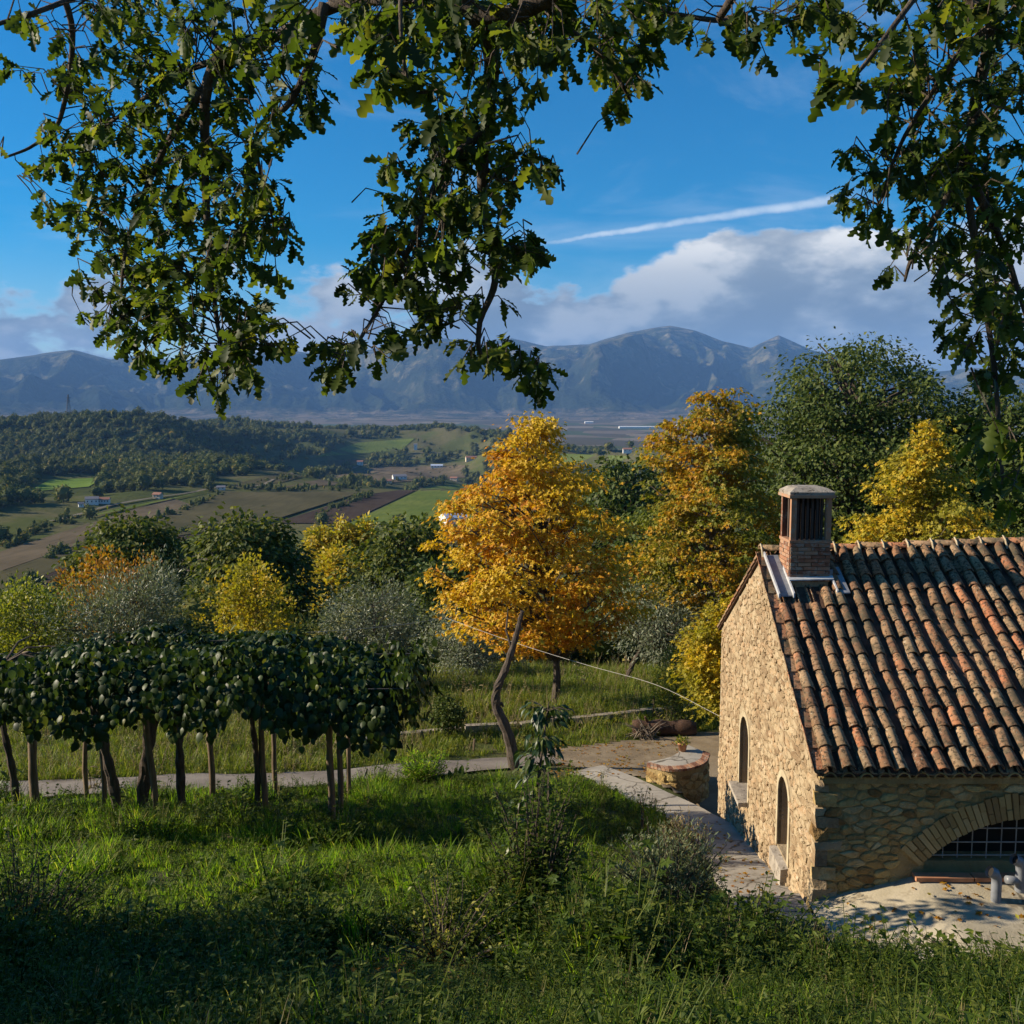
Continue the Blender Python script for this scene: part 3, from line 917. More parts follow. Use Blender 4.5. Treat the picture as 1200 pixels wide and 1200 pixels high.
def far_tree_proto(h, rad, n, seed, lf=1.0):
    rg_ = np.random.default_rng(seed)
    u = rg_.normal(size=(n, 3))
    u /= np.linalg.norm(u, axis=1, keepdims=True)
    rr = rg_.uniform(0.55, 1.0, n) * (1 + 0.28 * np.sin(u[:, 0] * 5 + seed) * np.cos(u[:, 1] * 4 + u[:, 2] * 3))
    c_ = u * rr[:, None] * np.array([rad, rad, h * .46]) + np.array([0, 0, h * .54])
    ax = u + rg_.normal(size=(n, 3)) * .6 + np.array([0, 0, -.2])
    nm = u + rg_.normal(size=(n, 3)) * .7 + np.array([0, 0, .5])
    V_, F_ = scatter(LEAF, c_, frames(ax, nm), rg_.uniform(.28, .5, n) * rad * lf)
    # dense inner body, so that the crown does not read as loose flakes
    ico = bmesh.new()
    bmesh.ops.create_icosphere(ico, subdivisions=2, radius=1)
    bv = np.array([v.co[:] for v in ico.verts])
    bf = np.array([[v.index for v in f.verts] for f in ico.faces])
    ico.free()
    bv = bv * ((0.74 if lf == 1 else 0.6) + 0.2 * rg_.uniform(size=(len(bv), 1))) * np.array([rad, rad, h * .45]) + np.array([0, 0, h * .52])
    tv, tf = tube([(0, 0, -1), (0, 0, h * .5)], [rad * .09, rad * .05], 5)
    F2 = [list(f) for f in F_] + [list(f + len(V_)) for f in bf] + [[i + len(V_) + len(bv) for i in f] for f in tf]
    mi = [0] * (len(F_) + len(bf)) + [1] * len(tf)
    return np.concatenate([V_, bv, tv]), F2, mi


FT = [far_tree_proto(9, 4.2, 150, 1), far_tree_proto(7, 4.0, 130, 2), far_tree_proto(11, 4.6, 170, 3), far_tree_proto(10, 2.4, 110, 4), far_tree_proto(4, 3.0, 90, 5)]

FIELD_PX = [[(322, 614), (404, 614), (496, 571), (424, 581)], [(406, 616), (556, 612), (562, 566), (500, 571)], [(150, 640), (318, 612), (424, 578), (262, 578)],
            [(0, 648), (200, 584), (330, 629), (0, 770)], [(330, 572), (455, 566), (540, 546), (440, 548)], [(262, 572), (330, 566), (440, 537), (380, 540)], [(32, 577), (104, 571), (122, 560), (58, 563)],
            [(368, 536), (470, 528), (486, 514), (420, 519)], [(636, 548), (760, 550), (770, 536), (660, 532)], [(0, 720), (110, 665), (160, 700), (60, 740)], [(455, 566), (545, 560), (545, 540), (480, 545)]]


def to_px(x, y, z):
    zc = y * math.cos(PITCH) - (z - CZ) * math.sin(PITCH)
    yc = y * math.sin(PITCH) + (z - CZ) * math.cos(PITCH)
    return 600 + 1150 * x / zc, 600 - 1150 * yc / zc


n = 60000
rr = np.sqrt(RNG.uniform(600 ** 2, 3050 ** 2, n))
aa = np.radians(RNG.uniform(-34, 14, n))
x, y = np.sin(aa) * rr, np.cos(aa) * rr
z = H(x, y)
qx, qy = to_px(x, y, z)
wood = fbm(x / 300 + 1.7, y / 190, 4, 61) * 1.7 + 0.30 * sstep(rr, 1150, 1900) - 0.30 * (1 - sstep(rr, 800, 1250)) + 0.16
wood = wood - 0.25 * sstep(qx, 560, 700) + 0.30 * (1 - sstep(qx, 260, 380)) * (1 - sstep(qy, 590, 615))
wood = wood + .35 * (qx < 250) * (qy > 535) * (qy < 606) - .2 * ((qx > 120) & (qy > 570)) + .3 * ((qx > 430) & (qx < 560) & (qy > 520) & (qy < 560)) + .35 * (qy > 480) * (qy < 502)
wood = np.where((qx < 120) & (qy < 640) & (qy > 560), wood + .22, wood)
free = np.ones(n, bool)
for hx_, hy_, hr_ in [(110, 592, 26), (185, 586, 12), (259, 576, 12), (422, 547, 11), (487, 529, 9), (468, 564, 18), (512, 550, 18), (532, 565, 12), (552, 543, 16), (735, 532, 14), (766, 522, 14)]:
    free &= ~((np.abs(qx - hx_) < hr_) & (qy > hy_ - 7) & (qy < hy_ + 14))
for pg in FIELD_PX + [[(20, 588), (112, 584), (126, 556), (50, 558)], [(360, 542), (474, 534), (490, 512), (416, 517)]]:
    free &= ~in_poly(qx, qy, pg)
keep = free & (RNG.uniform(size=n) < sstep(wood, -0.02, 0.30) * 0.48 + np.where(qy > 560, .006, .02))
# hedges along the field edges
hx, hy = [], []
for (a, b, m_, wd) in [((60, 655), (262, 580), 90, 3), ((270, 574), (415, 572), 80, 3), ((372, 604), (436, 580), 46, 3), ((416, 577), (436, 540), 30, 3), ((440, 542), (462, 528), 36, 8), ((150, 640), (320, 612), 30, 4),
                       ((496, 571), (545, 560), 14, 2), ((300, 566), (372, 556), 30, 2), ((455, 566), (540, 546), 22, 3), ((0, 640), (90, 606), 60, 6), ((640, 552), (760, 556), 40, 3), ((480, 545), (545, 530), 40, 6), ((0, 700), (70, 690), 40, 10)]:
    t = RNG.uniform(size=m_)
    for s in t:
        h = hit(a[0] + (b[0] - a[0]) * s + RNG.normal() * wd, a[1] + (b[1] - a[1]) * s + RNG.normal() * wd * .5, 300, 3300)
        if h:
            hx.append(h.x)
            hy.append(h.y)
hx, hy = np.array(hx), np.array(hy)
x, y = np.concatenate([x[keep], hx]), np.concatenate([y[keep], hy])
z = H(x, y)
nh = len(hx)
pid = RNG.choice(5, len(x), p=[.3, .25, .2, .1, .15])
scl = RNG.uniform(.8, 1.75, len(x))
pid[-nh:] = RNG.choice([1, 4, 4, 3], nh)
scl[-nh:] *= .5
rot = np.zeros((len(x), 3))
rot[:, 2] = RNG.uniform(0, 6.3, len(x))
scatter_stuff('woodland', FT, np.stack([x, y, z - .3], 1), rot, scl, pid, [far_tree_mat, bark], 'woods and hedges covering the far hillside')


def farmhouse(px, py, wdt, dep, hgt, rz, wall_m, roof_m, label, nwin=3, cat='house', flat=False):
    p = hit(px, py, 150, 4000)
    if not p:
        return
    t = thing('farmhouse', label, cat, p, 'houses on the far hillside')
    Mz = Matrix.Translation(p) @ Matrix.Rotation(rz, 4, 'Z')

    def T(v):
        return [tuple(Mz @ Vector(q)) for q in v]
    a, b = wdt / 2, dep / 2
    wall = obj('wall', T([(-a, -b, -2), (a, -b, -2), (a, b, -2), (-a, b, -2), (-a, -b, hgt), (a, -b, hgt), (a, b, hgt), (-a, b, hgt), (-a, 0, hgt + dep * .22), (a, 0, hgt + dep * .22)]),
               [(0, 1, 5, 4), (1, 2, 6, 9, 5), (2, 3, 7, 6), (3, 0, 4, 8, 7)], wall_m, t)
    o_ = .5
    rf = dep * .22
    e = hgt - .15
    obj('roof', T([(-a - o_, -b - o_, e - .1), (a + o_, -b - o_, e - .1), (a + o_, 0, hgt + rf + .25), (-a - o_, 0, hgt + rf + .25), (-a - o_, b + o_, e - .1), (a + o_, b + o_, e - .1),
                   (-a - o_, -b - o_, e - .4), (a + o_, -b - o_, e - .4), (-a - o_, b + o_, e - .4), (a + o_, b + o_, e - .4)]),
        [(0, 1, 2, 3), (3, 2, 5, 4), (6, 7, 1, 0), (4, 5, 9, 8), (6, 8, 9, 7)], roof_m, t)
    for i in range(nwin):
        xx = -a + wdt * (i + .5) / nwin
        wb = MB().box((0, 0, 0), (wdt * .09, .12, 1.3))
        V_ = np.concatenate(wb.V) + np.array([xx, -b - .03, hgt * .55])
        obj('window', T(V_), wb.F, glass_dark, t)


farmhouse(108, 591, 10, 7, 5, .35, white_wall, grey_roof, 'largest white farmhouse of the cluster below the far woods')
farmhouse(122, 590, 9, 6, 4, .2, white_wall, red_roof, 'white farmhouse at the right end of the far cluster', 4)
farmhouse(95, 594, 4, 4, 3, .5, white_wall, grey_roof, 'small white outbuilding at the left end of the far cluster', 1)
farmhouse(185, 584, 7, 6, 4, -.2, cream_wall, red_roof, 'cream house with red roof beside the far lane', 2)
farmhouse(259, 574, 8, 5, 3, .2, white_wall, grey_roof, 'low white shed beside the lane above the fallow field', 2)
farmhouse(422, 545, 13, 11, 8, .1, white_wall, red_roof, 'tall white house among trees under the crest', 2)
farmhouse(487, 527, 8, 8, 13, .1, white_wall, grey_roof, 'narrow white tower house near the wooded crest', 1)
farmhouse(468, 562, 22, 12, 6, .3, white_wall, grey_roof, 'long pale farmhouse above the dark ploughed field', 4)
farmhouse(455, 566, 10, 9, 4, .3, cream_wall, red_roof, 'low cream annex left of the long pale farmhouse', 2)
farmhouse(512, 548, 26, 10, 5, 0, white_wall, blue_roof, 'low house with a pale blue roof behind the stubble field', 4)
farmhouse(532, 563, 14, 10, 5, -.2, cream_wall, red_roof, 'cream cottage with red roof beside the green field', 2)
farmhouse(531, 613, 17, 14, 5, .5, white_wall, blue_roof, 'shed with a sloping pale blue roof left of the yellow tree', 2, 'shed')
farmhouse(552, 540, 24, 12, 8, .2, cream_wall, red_roof, 'cream houses block just left of the yellow treetop', 4)
farmhouse(735, 530, 16, 10, 6, 0, white_wall, red_roof, 'white house between the two yellow trees', 2)
farmhouse(766, 520, 18, 10, 8, .3, cream_wall, red_roof, 'cream house beside the second yellow treetop', 2)
for px, py, wd, lb in [(755, 502, 330, 'long white warehouse on the far plain'), (800, 500, 90, 'short white warehouse right of the long one on the plain'), (690, 496, 60, 'small white shed at the foot of the mountains'), (775, 489, 40, 'tiny white works below the mountain slope')]:
    p = hit(px, py, 2600, 8200)
    if p:
        t = thing('warehouse', lb, 'warehouse', p, 'white sheds on the plain')
        MB().box((p.x, p.y, p.z + 4), (wd, 60, 14)).build('wall', white_wall, t)
        mb = MB()
        mb.add([(p.x - wd / 2 - 2, p.y - 32, p.z + 11.1), (p.x + wd / 2 + 2, p.y - 32, p.z + 11.1), (p.x + wd / 2 + 2, p.y, p.z + 15), (p.x - wd / 2 - 2, p.y, p.z + 15), (p.x - wd / 2 - 2, p.y + 32, p.z + 11.1), (p.x + wd / 2 + 2, p.y + 32, p.z + 11.1)], [(0, 1, 2, 3), (3, 2, 5, 4)])
        mb.build('roof', white_wall, t)

# pylon on the far crest
p = hit(81, 492, 1500, 3200) or Vector((-1150, 2480, -12))
t = thing('pylon', 'lattice power pylon standing alone on the far left crest', 'pylon', p)
mb = MB()
for sx_, sy_ in ((-1, -1), (1, -1), (1, 1), (-1, 1)):
    mb.tube([(p.x + sx_ * 4, p.y + sy_ * 4, p.z - 2), (p.x + sx_ * .6, p.y + sy_ * .6, p.z + 46)], [.5, .3], 4)
for k in range(7):
    z0, z1 = p.z + k * 6, p.z + k * 6 + 6
    w0, w1 = 4 - 3.4 * k / 7.6, 4 - 3.4 * (k + 1) / 7.6
    mb.tube([(p.x - w0, p.y - w0, z0), (p.x + w1, p.y - w1, z1)], .22, 4)
    mb.tube([(p.x + w0, p.y - w0, z0), (p.x - w1, p.y - w1, z1)], .22, 4)
mb.build('lattice_mast', iron, t)
for k, zz in enumerate((34, 40)):
    MB().box((p.x, p.y, p.z + zz), (12 - 3 * k, .6, .6)).build('cross_arm', iron, t)


# ------------------------------------------------------------------ stone house
AX, AY = 4.20, 13.0
DG = Vector((0.058, 1.0, 0)).normalized()          # along the gable wall, away from the camera
NG = Vector((-DG.y, DG.x, 0))                       # out of the gable wall, to the left
GL = 8.58
HX1 = 10.25                                         # right end of the house
EAVE, RIDGE = 1.68, 3.94
HO = Vector((AX, AY, -0.5))
house = thing('stone_house', 'rubble stone farmhouse with clay tile roof and brick chimney', 'house', HO)


def G(t, z, o=0.0):
    return Vector((AX, AY, 0)) + DG * t + NG * o + Vector((0, 0, z))


def FP(s, z, o=0.0):
    return Vector((AX + s, AY - o, z))


def ridge_z(x):
    return RIDGE + 0.035 * (x - 4.4)


def gable_top(t):
    return EAVE + (RIDGE - EAVE) * (1 - abs(2 * t / GL - 1)) - 0.06


# openings ------------------------------------------------------------
def arch_loop(c, wd, z0, z1, n=8):
    """rectangle with a round head; c centre, z1 top of the arch"""
    r_ = wd / 2
    rise = r_ * 0.9
    L_ = [(c - r_, z0), (c + r_, z0)]
    for i in range(n + 1):
        a = math.pi * i / n
        L_.append((c + r_ * math.cos(a), z1 - rise + rise * math.sin(a)))
    return L_


WINS = [dict(c=2.02, w=0.74, z0=-0.56, z1=0.70), dict(c=5.47, w=0.92, z0=-0.92, z1=0.58)]
ACX, AZ0, AZC, AHALF = 3.02, 0.06, 0.92, 1.52       # facade arch: centre (s), bottom, crown, half span
ARISE = 0.62
AR = (AHALF ** 2 + ARISE ** 2) / (2 * ARISE)
ACZ = AZC - AR


def face_with_holes(outer, holes, P3, depth, name, mat, parent):
    """a wall face with recessed openings: front face triangulated round the holes, plus reveals"""
    bm = bmesh.new()
    es = []
    loops = []
    for lp in [outer] + holes:
        vs = [bm.verts.new(P3(a, b, 0)) for a, b in lp]
        es += [bm.edges.new((vs[i], vs[(i + 1) % len(vs)])) for i in range(len(vs))]
        loops.append(vs)
    bmesh.ops.triangle_fill(bm, edges=es, use_beauty=True)
    for lp, vs in zip(holes, loops[1:]):
        back = [bm.verts.new(P3(a, b, -depth)) for a, b in lp]
        for i in range(len(vs)):
            j = (i + 1) % len(vs)
            bm.faces.new((vs[i], vs[j], back[j], back[i]))
    bmesh.ops.recalc_face_normals(bm, faces=bm.faces[:])
    V_ = [v.co[:] for v in bm.verts]
    bm.verts.index_update()
    F_ = [[v.index for v in f.verts] for f in bm.faces]
    bm.free()
    return obj(name, V_, F_, mat, parent)


g_outer = [(0, -4.2), (GL, -4.2), (GL, gable_top(GL)), (GL / 2, gable_top(GL / 2)), (0, gable_top(0))]
g_holes = [arch_loop(q['c'], q['w'], q['z0'], q['z1']) for q in WINS]
gable_wall = face_with_holes(g_outer, g_holes, G, 0.34, 'wall', mortar, house)
gable_wall['label'] = 'sunlit rubble gable wall with two arched windows'


def arch_inner(n=14):
    a0_ = math.asin(AHALF / AR)
    L_ = [(ACX - AHALF, AZ0), (ACX + AHALF, AZ0)]
    for i in range(n + 1):
        a = a0_ - 2 * a0_ * i / n
        L_.append((ACX + AR * math.sin(a), ACZ + AR * math.cos(a)))
    return L_


FL = HX1 - AX
f_outer = [(0, -3), (FL, -3), (FL, EAVE - .06), (0, EAVE - .06)]
facade_wall = face_with_holes(f_outer, [arch_inner()], FP, 0.42, 'wall', facade_mortar, house)
facade_wall['label'] = 'shaded rubble front wall with a wide low arch'
b0, b1 = G(GL, 0), Vector((HX1 + .058 * 8.58, AY + 8.55, 0))
mb = MB()
mb.add([(HX1, AY, -4.2), (b1.x, b1.y, -4.2), (b1.x, b1.y, EAVE), ((HX1 + b1.x) / 2, (AY + b1.y) / 2, ridge_z(10)), (HX1, AY, EAVE)], [(0, 1, 2, 3, 4)])
mb.add([(b0.x, b0.y, -4.2), (b1.x, b1.y, -4.2), (b1.x, b1.y, EAVE), (b0.x, b0.y, EAVE)], [(3, 2, 1, 0)])
mb.build('wall', mortar, house, label='plain rear and far end walls')


# masonry -------------------------------------------------------------
def clip(poly_, nx_, ny_, d):
    """keep the side nx*x+ny*y <= d"""
    o_ = []
    for i in range(len(poly_)):
        a, b = poly_[i], poly_[(i + 1) % len(poly_)]
        da, db = nx_ * a[0] + ny_ * a[1] - d, nx_ * b[0] + ny_ * b[1] - d
        if da <= 0:
            o_.append(a)
        if (da < 0) != (db < 0) and abs(da - db) > 1e-12:
            t_ = da / (da - db)
            o_.append((a[0] + (b[0] - a[0]) * t_, a[1] + (b[1] - a[1]) * t_))
    return o_


def masonry(x0, x1, z0, z1, sx_, sz_, inside, jit=0.36, rg_=None):
    """irregular rubble: Voronoi cells of jittered courses, in wall coordinates"""
    rg_ = rg_ or np.random.default_rng(3)
    S_ = []
    z_ = z0 - sz_
    row = 0
    while z_ < z1 + sz_:
        hrow = sz_ * rg_.uniform(.75, 1.35)
        xx = x0 - sx_ + rg_.uniform(0, sx_)
        while xx < x1 + sx_:
            wst = sx_ * rg_.choice([.5, .75, 1.0, 1.3, 1.7])
            S_.append((xx + wst / 2, (z_ + hrow / 2 + rg_.normal() * sz_ * jit * .5)))
            xx += wst
        z_ += hrow
        row += 1
    S_ = np.array(S_)
    asp = sx_ / sz_
    Q = S_ * np.array([1 / asp, 1])
    cells = []
    for i, q in enumerate(Q):
        if not inside(S_[i, 0], S_[i, 1]):
            continue
        d2 = ((Q - q) ** 2).sum(1)
        nb = np.argsort(d2)[1:15]
        pg = [(q[0] - sz_ * 1.5, q[1] - sz_ * 1.0), (q[0] + sz_ * 1.5, q[1] - sz_ * 1.0), (q[0] + sz_ * 1.5, q[1] + sz_ * 1.0), (q[0] - sz_ * 1.5, q[1] + sz_ * 1.0)]
        for j in nb:
            n_ = Q[j] - q
            mid = (Q[j] + q) / 2
            pg = clip(pg, n_[0], n_[1], n_ @ mid)
            if len(pg) < 3:
                break
        if len(pg) < 3:
            continue
        cells.append([(a * asp, b) for a, b in pg])
    return cells


def stone_mesh(pg, P3, proud, joint, rg_):
    """rounded stone: outline cut back by the joint, bulging out of the wall"""
    c_ = np.mean(pg, 0)
    pts_ = []
    n_ = len(pg)
    for i in range(n_):
        a, b = np.array(pg[i]), np.array(pg[(i + 1) % n_])
        pts_ += [a * .72 + b * .28, a * .28 + b * .72]
    # drop points that lie too close together
    o_ = []
    for p_ in pts_:
        if not o_ or np.linalg.norm(p_ - o_[-1]) > 0.018:
            o_.append(p_)
    if len(o_) < 4:
        return None
    o_ = np.array(o_)
    dd = np.linalg.norm(o_ - c_, axis=1, keepdims=True)
    o_ = c_ + (o_ - c_) * np.clip(1 - joint / np.maximum(dd, 1e-3), .35, 1) * rg_.uniform(.96, 1.02, (len(o_), 1))
    k = len(o_)
    tilt = rg_.normal(size=2) * .06
    V_ = []
    for sc_, dp in ((1.0, -0.03), (0.97, proud * .55), (0.72, proud)):
        for p_ in o_:
            q = c_ + (p_ - c_) * sc_
            V_.append(P3(q[0], q[1], dp + (tilt @ (q - c_) if dp > 0 else 0) + (rg_.normal() * proud * .16 if dp > 0 else 0)))
    F_ = []
    for r_ in range(2):
        for i in range(k):
            j = (i + 1) % k
            F_.append((r_ * k + i, r_ * k + j, r_ * k + k + j, r_ * k + k + i))
    F_.append(tuple(2 * k + i for i in range(k)))
    return V_, F_


def near_win(t_, z_, pad):
    for q in WINS:
        if abs(t_ - q['c']) < q['w'] / 2 + pad and q['z0'] - pad * 1.2 < z_ < q['z1'] + pad:
            return True
    return False


def lay(cells, P3, proud, joint, mat, parent, rg_, nmax=300, size=None):
    st = []
    for pg in cells:
        s_ = stone_mesh(pg, P3, proud * rg_.uniform(.6, 1.4), joint, rg_)
        if s_:
            a = np.array(pg)
            area = 0.5 * abs(np.dot(a[:, 0], np.roll(a[:, 1], 1)) - np.dot(a[:, 1], np.roll(a[:, 0], 1)))
            st.append((area / (1 if size is None else size(a.mean(0))), s_))
    st.sort(key=lambda q: -q[0])
    for _, (V_, F_) in st[:nmax]:
        obj('stone', V_, F_, mat, parent)
    rest = st[nmax:]
    if rest:
        mb_ = MB()
        for _, (V_, F_) in rest:
            mb_.add([tuple(v) for v in V_], F_)
        mb_.build('small_stones', mat, parent, kind='stuff')


rg1 = np.random.default_rng(11)


def g_inside(t_, z_):
    zb = np.interp(t_, [0, 2, 6.5, 8.6], [-1.0, -1.6, -2.9, -3.5])
    return 0.12 < t_ < GL - 0.1 and z_ < gable_top(t_) - .07 and z_ > zb and not near_win(t_, z_, .15)


lay(masonry(0, GL, -3.5, RIDGE, .22, .10, g_inside, jit=.75, rg_=rg1), G, .024, .011, stone, gable_wall, rg1, 300, lambda c_: (AY + c_[0]) ** 1.5)


def arch_ring(s_, z_):
    return math.hypot(s_ - ACX, z_ - ACZ)


def f_inside(s_, z_):
    if not (0.15 < s_ < FL - .05 and z_ < EAVE - .17 and z_ > np.interp(s_, [0, 1.5, 6], [-.6, -.05, 0])):
        return False
    if arch_ring(s_, z_) < AR + .36 and z_ > AZ0 - .05 and abs(s_ - ACX) < AHALF + .42:
        return False
    return True


lay(masonry(0, FL, -.5, EAVE, .21, .105, f_inside, jit=.7, rg_=rg1), FP, .022, .007, facade_stone, facade_wall, rg1)

# quoins up the near corner
z_ = -1.0
k = 0
while z_ < EAVE - .25:
    hq = rg1.uniform(.12, .24)
    la, lb = (rg1.uniform(.26, .4), rg1.uniform(.12, .2)) if k % 2 else (rg1.uniform(.12, .2), rg1.uniform(.26, .42))
    V_ = []
    for zz in (z_ + .012, z_ + hq - .012):
        for a, b in ((0, 0), (1, 0), (1, 1), (0, 1)):
            q = Vector((AX, AY, zz)) + DG * (la * b - .035) + Vector((lb * a - .035, 0, 0)) + Vector(rg1.normal(size=3) * .014)
            V_.append(q)
    obj('stone', V_, [(0, 3, 2, 1), (4, 5, 6, 7), (0, 1, 5, 4), (1, 2, 6, 5), (2, 3, 7, 6), (3, 0, 4, 7)], stone if k % 3 else facade_stone, gable_wall)
    z_ += hq
    k += 1

# voussoirs of the arch: thin radial stones in two lengths
a0 = math.asin(AHALF / AR) + .05
nv = 44
for i in range(nv):
    aa0, aa1 = -a0 + 2 * a0 * i / nv, -a0 + 2 * a0 * (i + 1) / nv
    g_ = (aa1 - aa0) * .09
    splits = [(0.0, .36)] if i % 3 == 0 else [(0.0, .2), (.212, .36)] if i % 3 == 1 else [(0.0, .14), (.152, .36)]
    for r0, r1 in splits:
        r1 += rg1.uniform(-.02, .03) if r1 > .3 else 0
        V_ = []
        for dp in (-.1, .035 + rg1.normal() * .008):
            for r_, a_ in ((r0, aa0 + g_), (r1, aa0 + g_), (r1, aa1 - g_), (r0, aa1 - g_)):
                V_.append(FP(ACX + (AR + r_) * math.sin(a_), ACZ + (AR + r_) * math.cos(a_), dp))
        obj('voussoir', V_, [(0, 3, 2, 1), (4, 5, 6, 7), (0, 1, 5, 4), (1, 2, 6, 5), (2, 3, 7, 6), (3, 0, 4, 7)], voussoir_mat, facade_wall)

# arched opening with a square iron grid and a dark panel for the unlit room
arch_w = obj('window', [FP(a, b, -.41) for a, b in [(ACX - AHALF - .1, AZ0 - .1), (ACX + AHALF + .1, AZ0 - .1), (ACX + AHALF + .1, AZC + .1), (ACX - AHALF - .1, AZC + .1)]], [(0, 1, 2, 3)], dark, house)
arch_w['label'] = 'dark arched opening barred with a square grid'
for k in range(15):
    s_ = ACX - AHALF + .12 + k * .203
    top = ACZ + math.sqrt(AR ** 2 - (s_ - ACX) ** 2)
    if top - .30 > .05:
        MB().tube([FP(s_, .26, -.16), FP(s_, top + .02, -.16)], .0085, 5).build('grid_bar', pale_iron, arch_w)
for zz in (.31, .50, .70):
    hs_ = math.sqrt(max(AR ** 2 - (zz - ACZ) ** 2, .01))
    MB().tube([FP(ACX - hs_, zz, -.14), FP(ACX + hs_, zz, -.14)], .0095, 5).build('grid_bar', pale_iron, arch_w)
MB().box(FP(ACX, .14, -.26), (2 * AHALF - .02, .3, .2)).build('sill', facade_mortar, arch_w)
for k in range(4):
    MB().box(FP(ACX - AHALF + .22 + k * .8, .105, .10), (.78, .17, .055), .012 * (k - 1)).build('ledge_tile', terracotta, house)

# gable windows
for q, lb in zip(WINS, ('nearer arched window with a wide sloping ledge', 'farther arched window with a flat stone sill')):
    lp = arch_loop(q['c'], q['w'], q['z0'], q['z1'])
    wn = obj('window', [G(a, b, -.33) for a, b in lp], [tuple(range(len(lp)))], shutter, house)
    wn['label'] = lb
    # plaster band round the head and jambs
    inn, ou = lp[1:] + [lp[0]], []
    cz_ = q['z1'] - q['w'] * .45
    for a, b in inn:
        d_ = Vector((a - q['c'], max(b - cz_, 0)))
        d_.normalize()
        if b <= cz_:
            d_ = Vector((math.copysign(1, a - q['c']), 0))
        ou.append((a + d_.x * .11, b + d_.y * .11))
    mb = MB()
    n_ = len(inn)
    V_ = [G(a, b, .02) for a, b in inn] + [G(a, b, .02) for a, b in ou] + [G(a, b, -.05) for a, b in inn] + [G(a, b, -.05) for a, b in ou]
    F_ = []
    for i in range(n_ - 1):
        F_ += [(i, i + 1, n_ + i + 1, n_ + i), (i, 2 * n_ + i, 2 * n_ + i + 1, i + 1), (n_ + i, n_ + i + 1, 3 * n_ + i + 1, 3 * n_ + i)]
    F_ += [(0, n_, 3 * n_, 2 * n_), (n_ - 1, 2 * n_ - 1, 4 * n_ - 1, 3 * n_ - 1)]
    mb.add(V_, F_).build('frame', plaster, wn)
    c_, hw = q['c'], q['w'] / 2
    for dx_ in (-.22, 0, .22):
        MB().tube([G(c_ + dx_ * q['w'] / .75, q['z0'], -.16), G(c_ + dx_ * q['w'] / .75, q['z1'] - .1, -.16)], .008, 5).build('bar', iron, wn)
    mb = MB()
    if q['c'] < 3:
        mb.add([G(c_ - hw - .06, q['z0'] - .06, .12), G(c_ + hw + .06, q['z0'] - .06, .12), G(c_ + hw + .06, q['z0'] + .02, -.30), G(c_ - hw - .06, q['z0'] + .02, -.30),
                G(c_ - hw - .06, q['z0'] - .36, .12), G(c_ + hw + .06, q['z0'] - .36, .12), G(c_ + hw + .06, q['z0'] - .36, -.02), G(c_ - hw - .06, q['z0'] - .36, -.02)],
               [(0, 1, 2, 3), (0, 4, 5, 1), (0, 3, 7, 4), (1, 5, 6, 2), (4, 7, 6, 5)])
    else:
        mb.add([G(c_ - hw - .1, q['z0'] + d0, o_) for d0 in (-.07, .012) for o_ in (-.3, .2)] + [G(c_ + hw + .1, q['z0'] + d0, o_) for d0 in (-.07, .012) for o_ in (-.3, .2)],
               [(0, 1, 3, 2), (4, 6, 7, 5), (1, 5, 7, 3), (2, 3, 7, 6), (0, 4, 5, 1)])
    mb.build('sill', grey_stone, wn)

# roof ----------------------------------------------------------------
EY = AY - 0.16
RYC = AY + 4.29                                       # ridge line at the gable


def roof_pt(x, v, up=0.0):
    """near slope: x at the eave, v from eave (0) to ridge (1)"""
    xx = x + .058 * (RYC - EY) * v
    z0_ = EAVE - .07
    zz = z0_ + (ridge_z(xx) - z0_) * v - .055 * math.sin(math.pi * v) * (.5 + .5 * math.sin(xx * 1.1 + 1.0)) + .012 * math.sin(xx * 3.1 + v * 4)
    return Vector((xx, EY + (RYC - EY) * v, zz)) + Vector((0, -.5, .866)) * up


def roof_pt_back(x, v, up=0.0):
    xx = x + .058 * (RYC - EY) * (2 - v)
    z0_ = EAVE - .07
    zz = z0_ + (ridge_z(xx) - z0_) * v
    return Vector((xx, RYC + (RYC - EY) * (1 - v), zz)) + Vector((0, .5, .866)) * up


RX0, RX1 = AX - .06, HX1 + .2
roof_V = [roof_pt(RX0, 0), roof_pt(RX1, 0), roof_pt(RX1, 1), roof_pt(RX0, 1), roof_pt_back(RX0, 0), roof_pt_back(RX1, 0)]
roof_V += [v - Vector((0, 0, .05)) for v in roof_V]
roof = obj('roof', roof_V, [(0, 1, 2, 3), (3, 2, 5, 4), (6, 9, 8, 7), (9, 10, 11, 8), (0, 6, 7, 1), (0, 3, 9, 6), (3, 4, 10, 9), (1, 7, 8, 2), (2, 8, 11, 5), (4, 5, 11, 10)], log_wood, house)


def barrel(r0, r1, L_, th=.016, n=7, arc=2.9, up=True):
    """half round tile along +Y; r0 at the low end"""
    V_, F_ = [], []
    sg = 1 if up else -1
    for yy, r_ in ((0, r0), (L_, r1)):
        for rr_ in (r_, r_ - th):
            for i in range(n):
                a = math.pi / 2 + arc / 2 - arc * i / (n - 1)
                V_.append((rr_ * math.cos(a), yy, sg * rr_ * math.sin(a)))
    o0, i0, o1, i1 = 0, n, 2 * n, 3 * n
    for i in range(n - 1):
        F_ += [(o0 + i, o0 + i + 1, o1 + i + 1, o1 + i), (i0 + i, i1 + i, i1 + i + 1, i0 + i + 1), (o0 + i, i0 + i, i0 + i + 1, o0 + i + 1)]
    F_ += [(o0, o1, i1, i0), (o0 + n - 1, i0 + n - 1, i1 + n - 1, o1 + n - 1)]
    return np.array(V_), F_


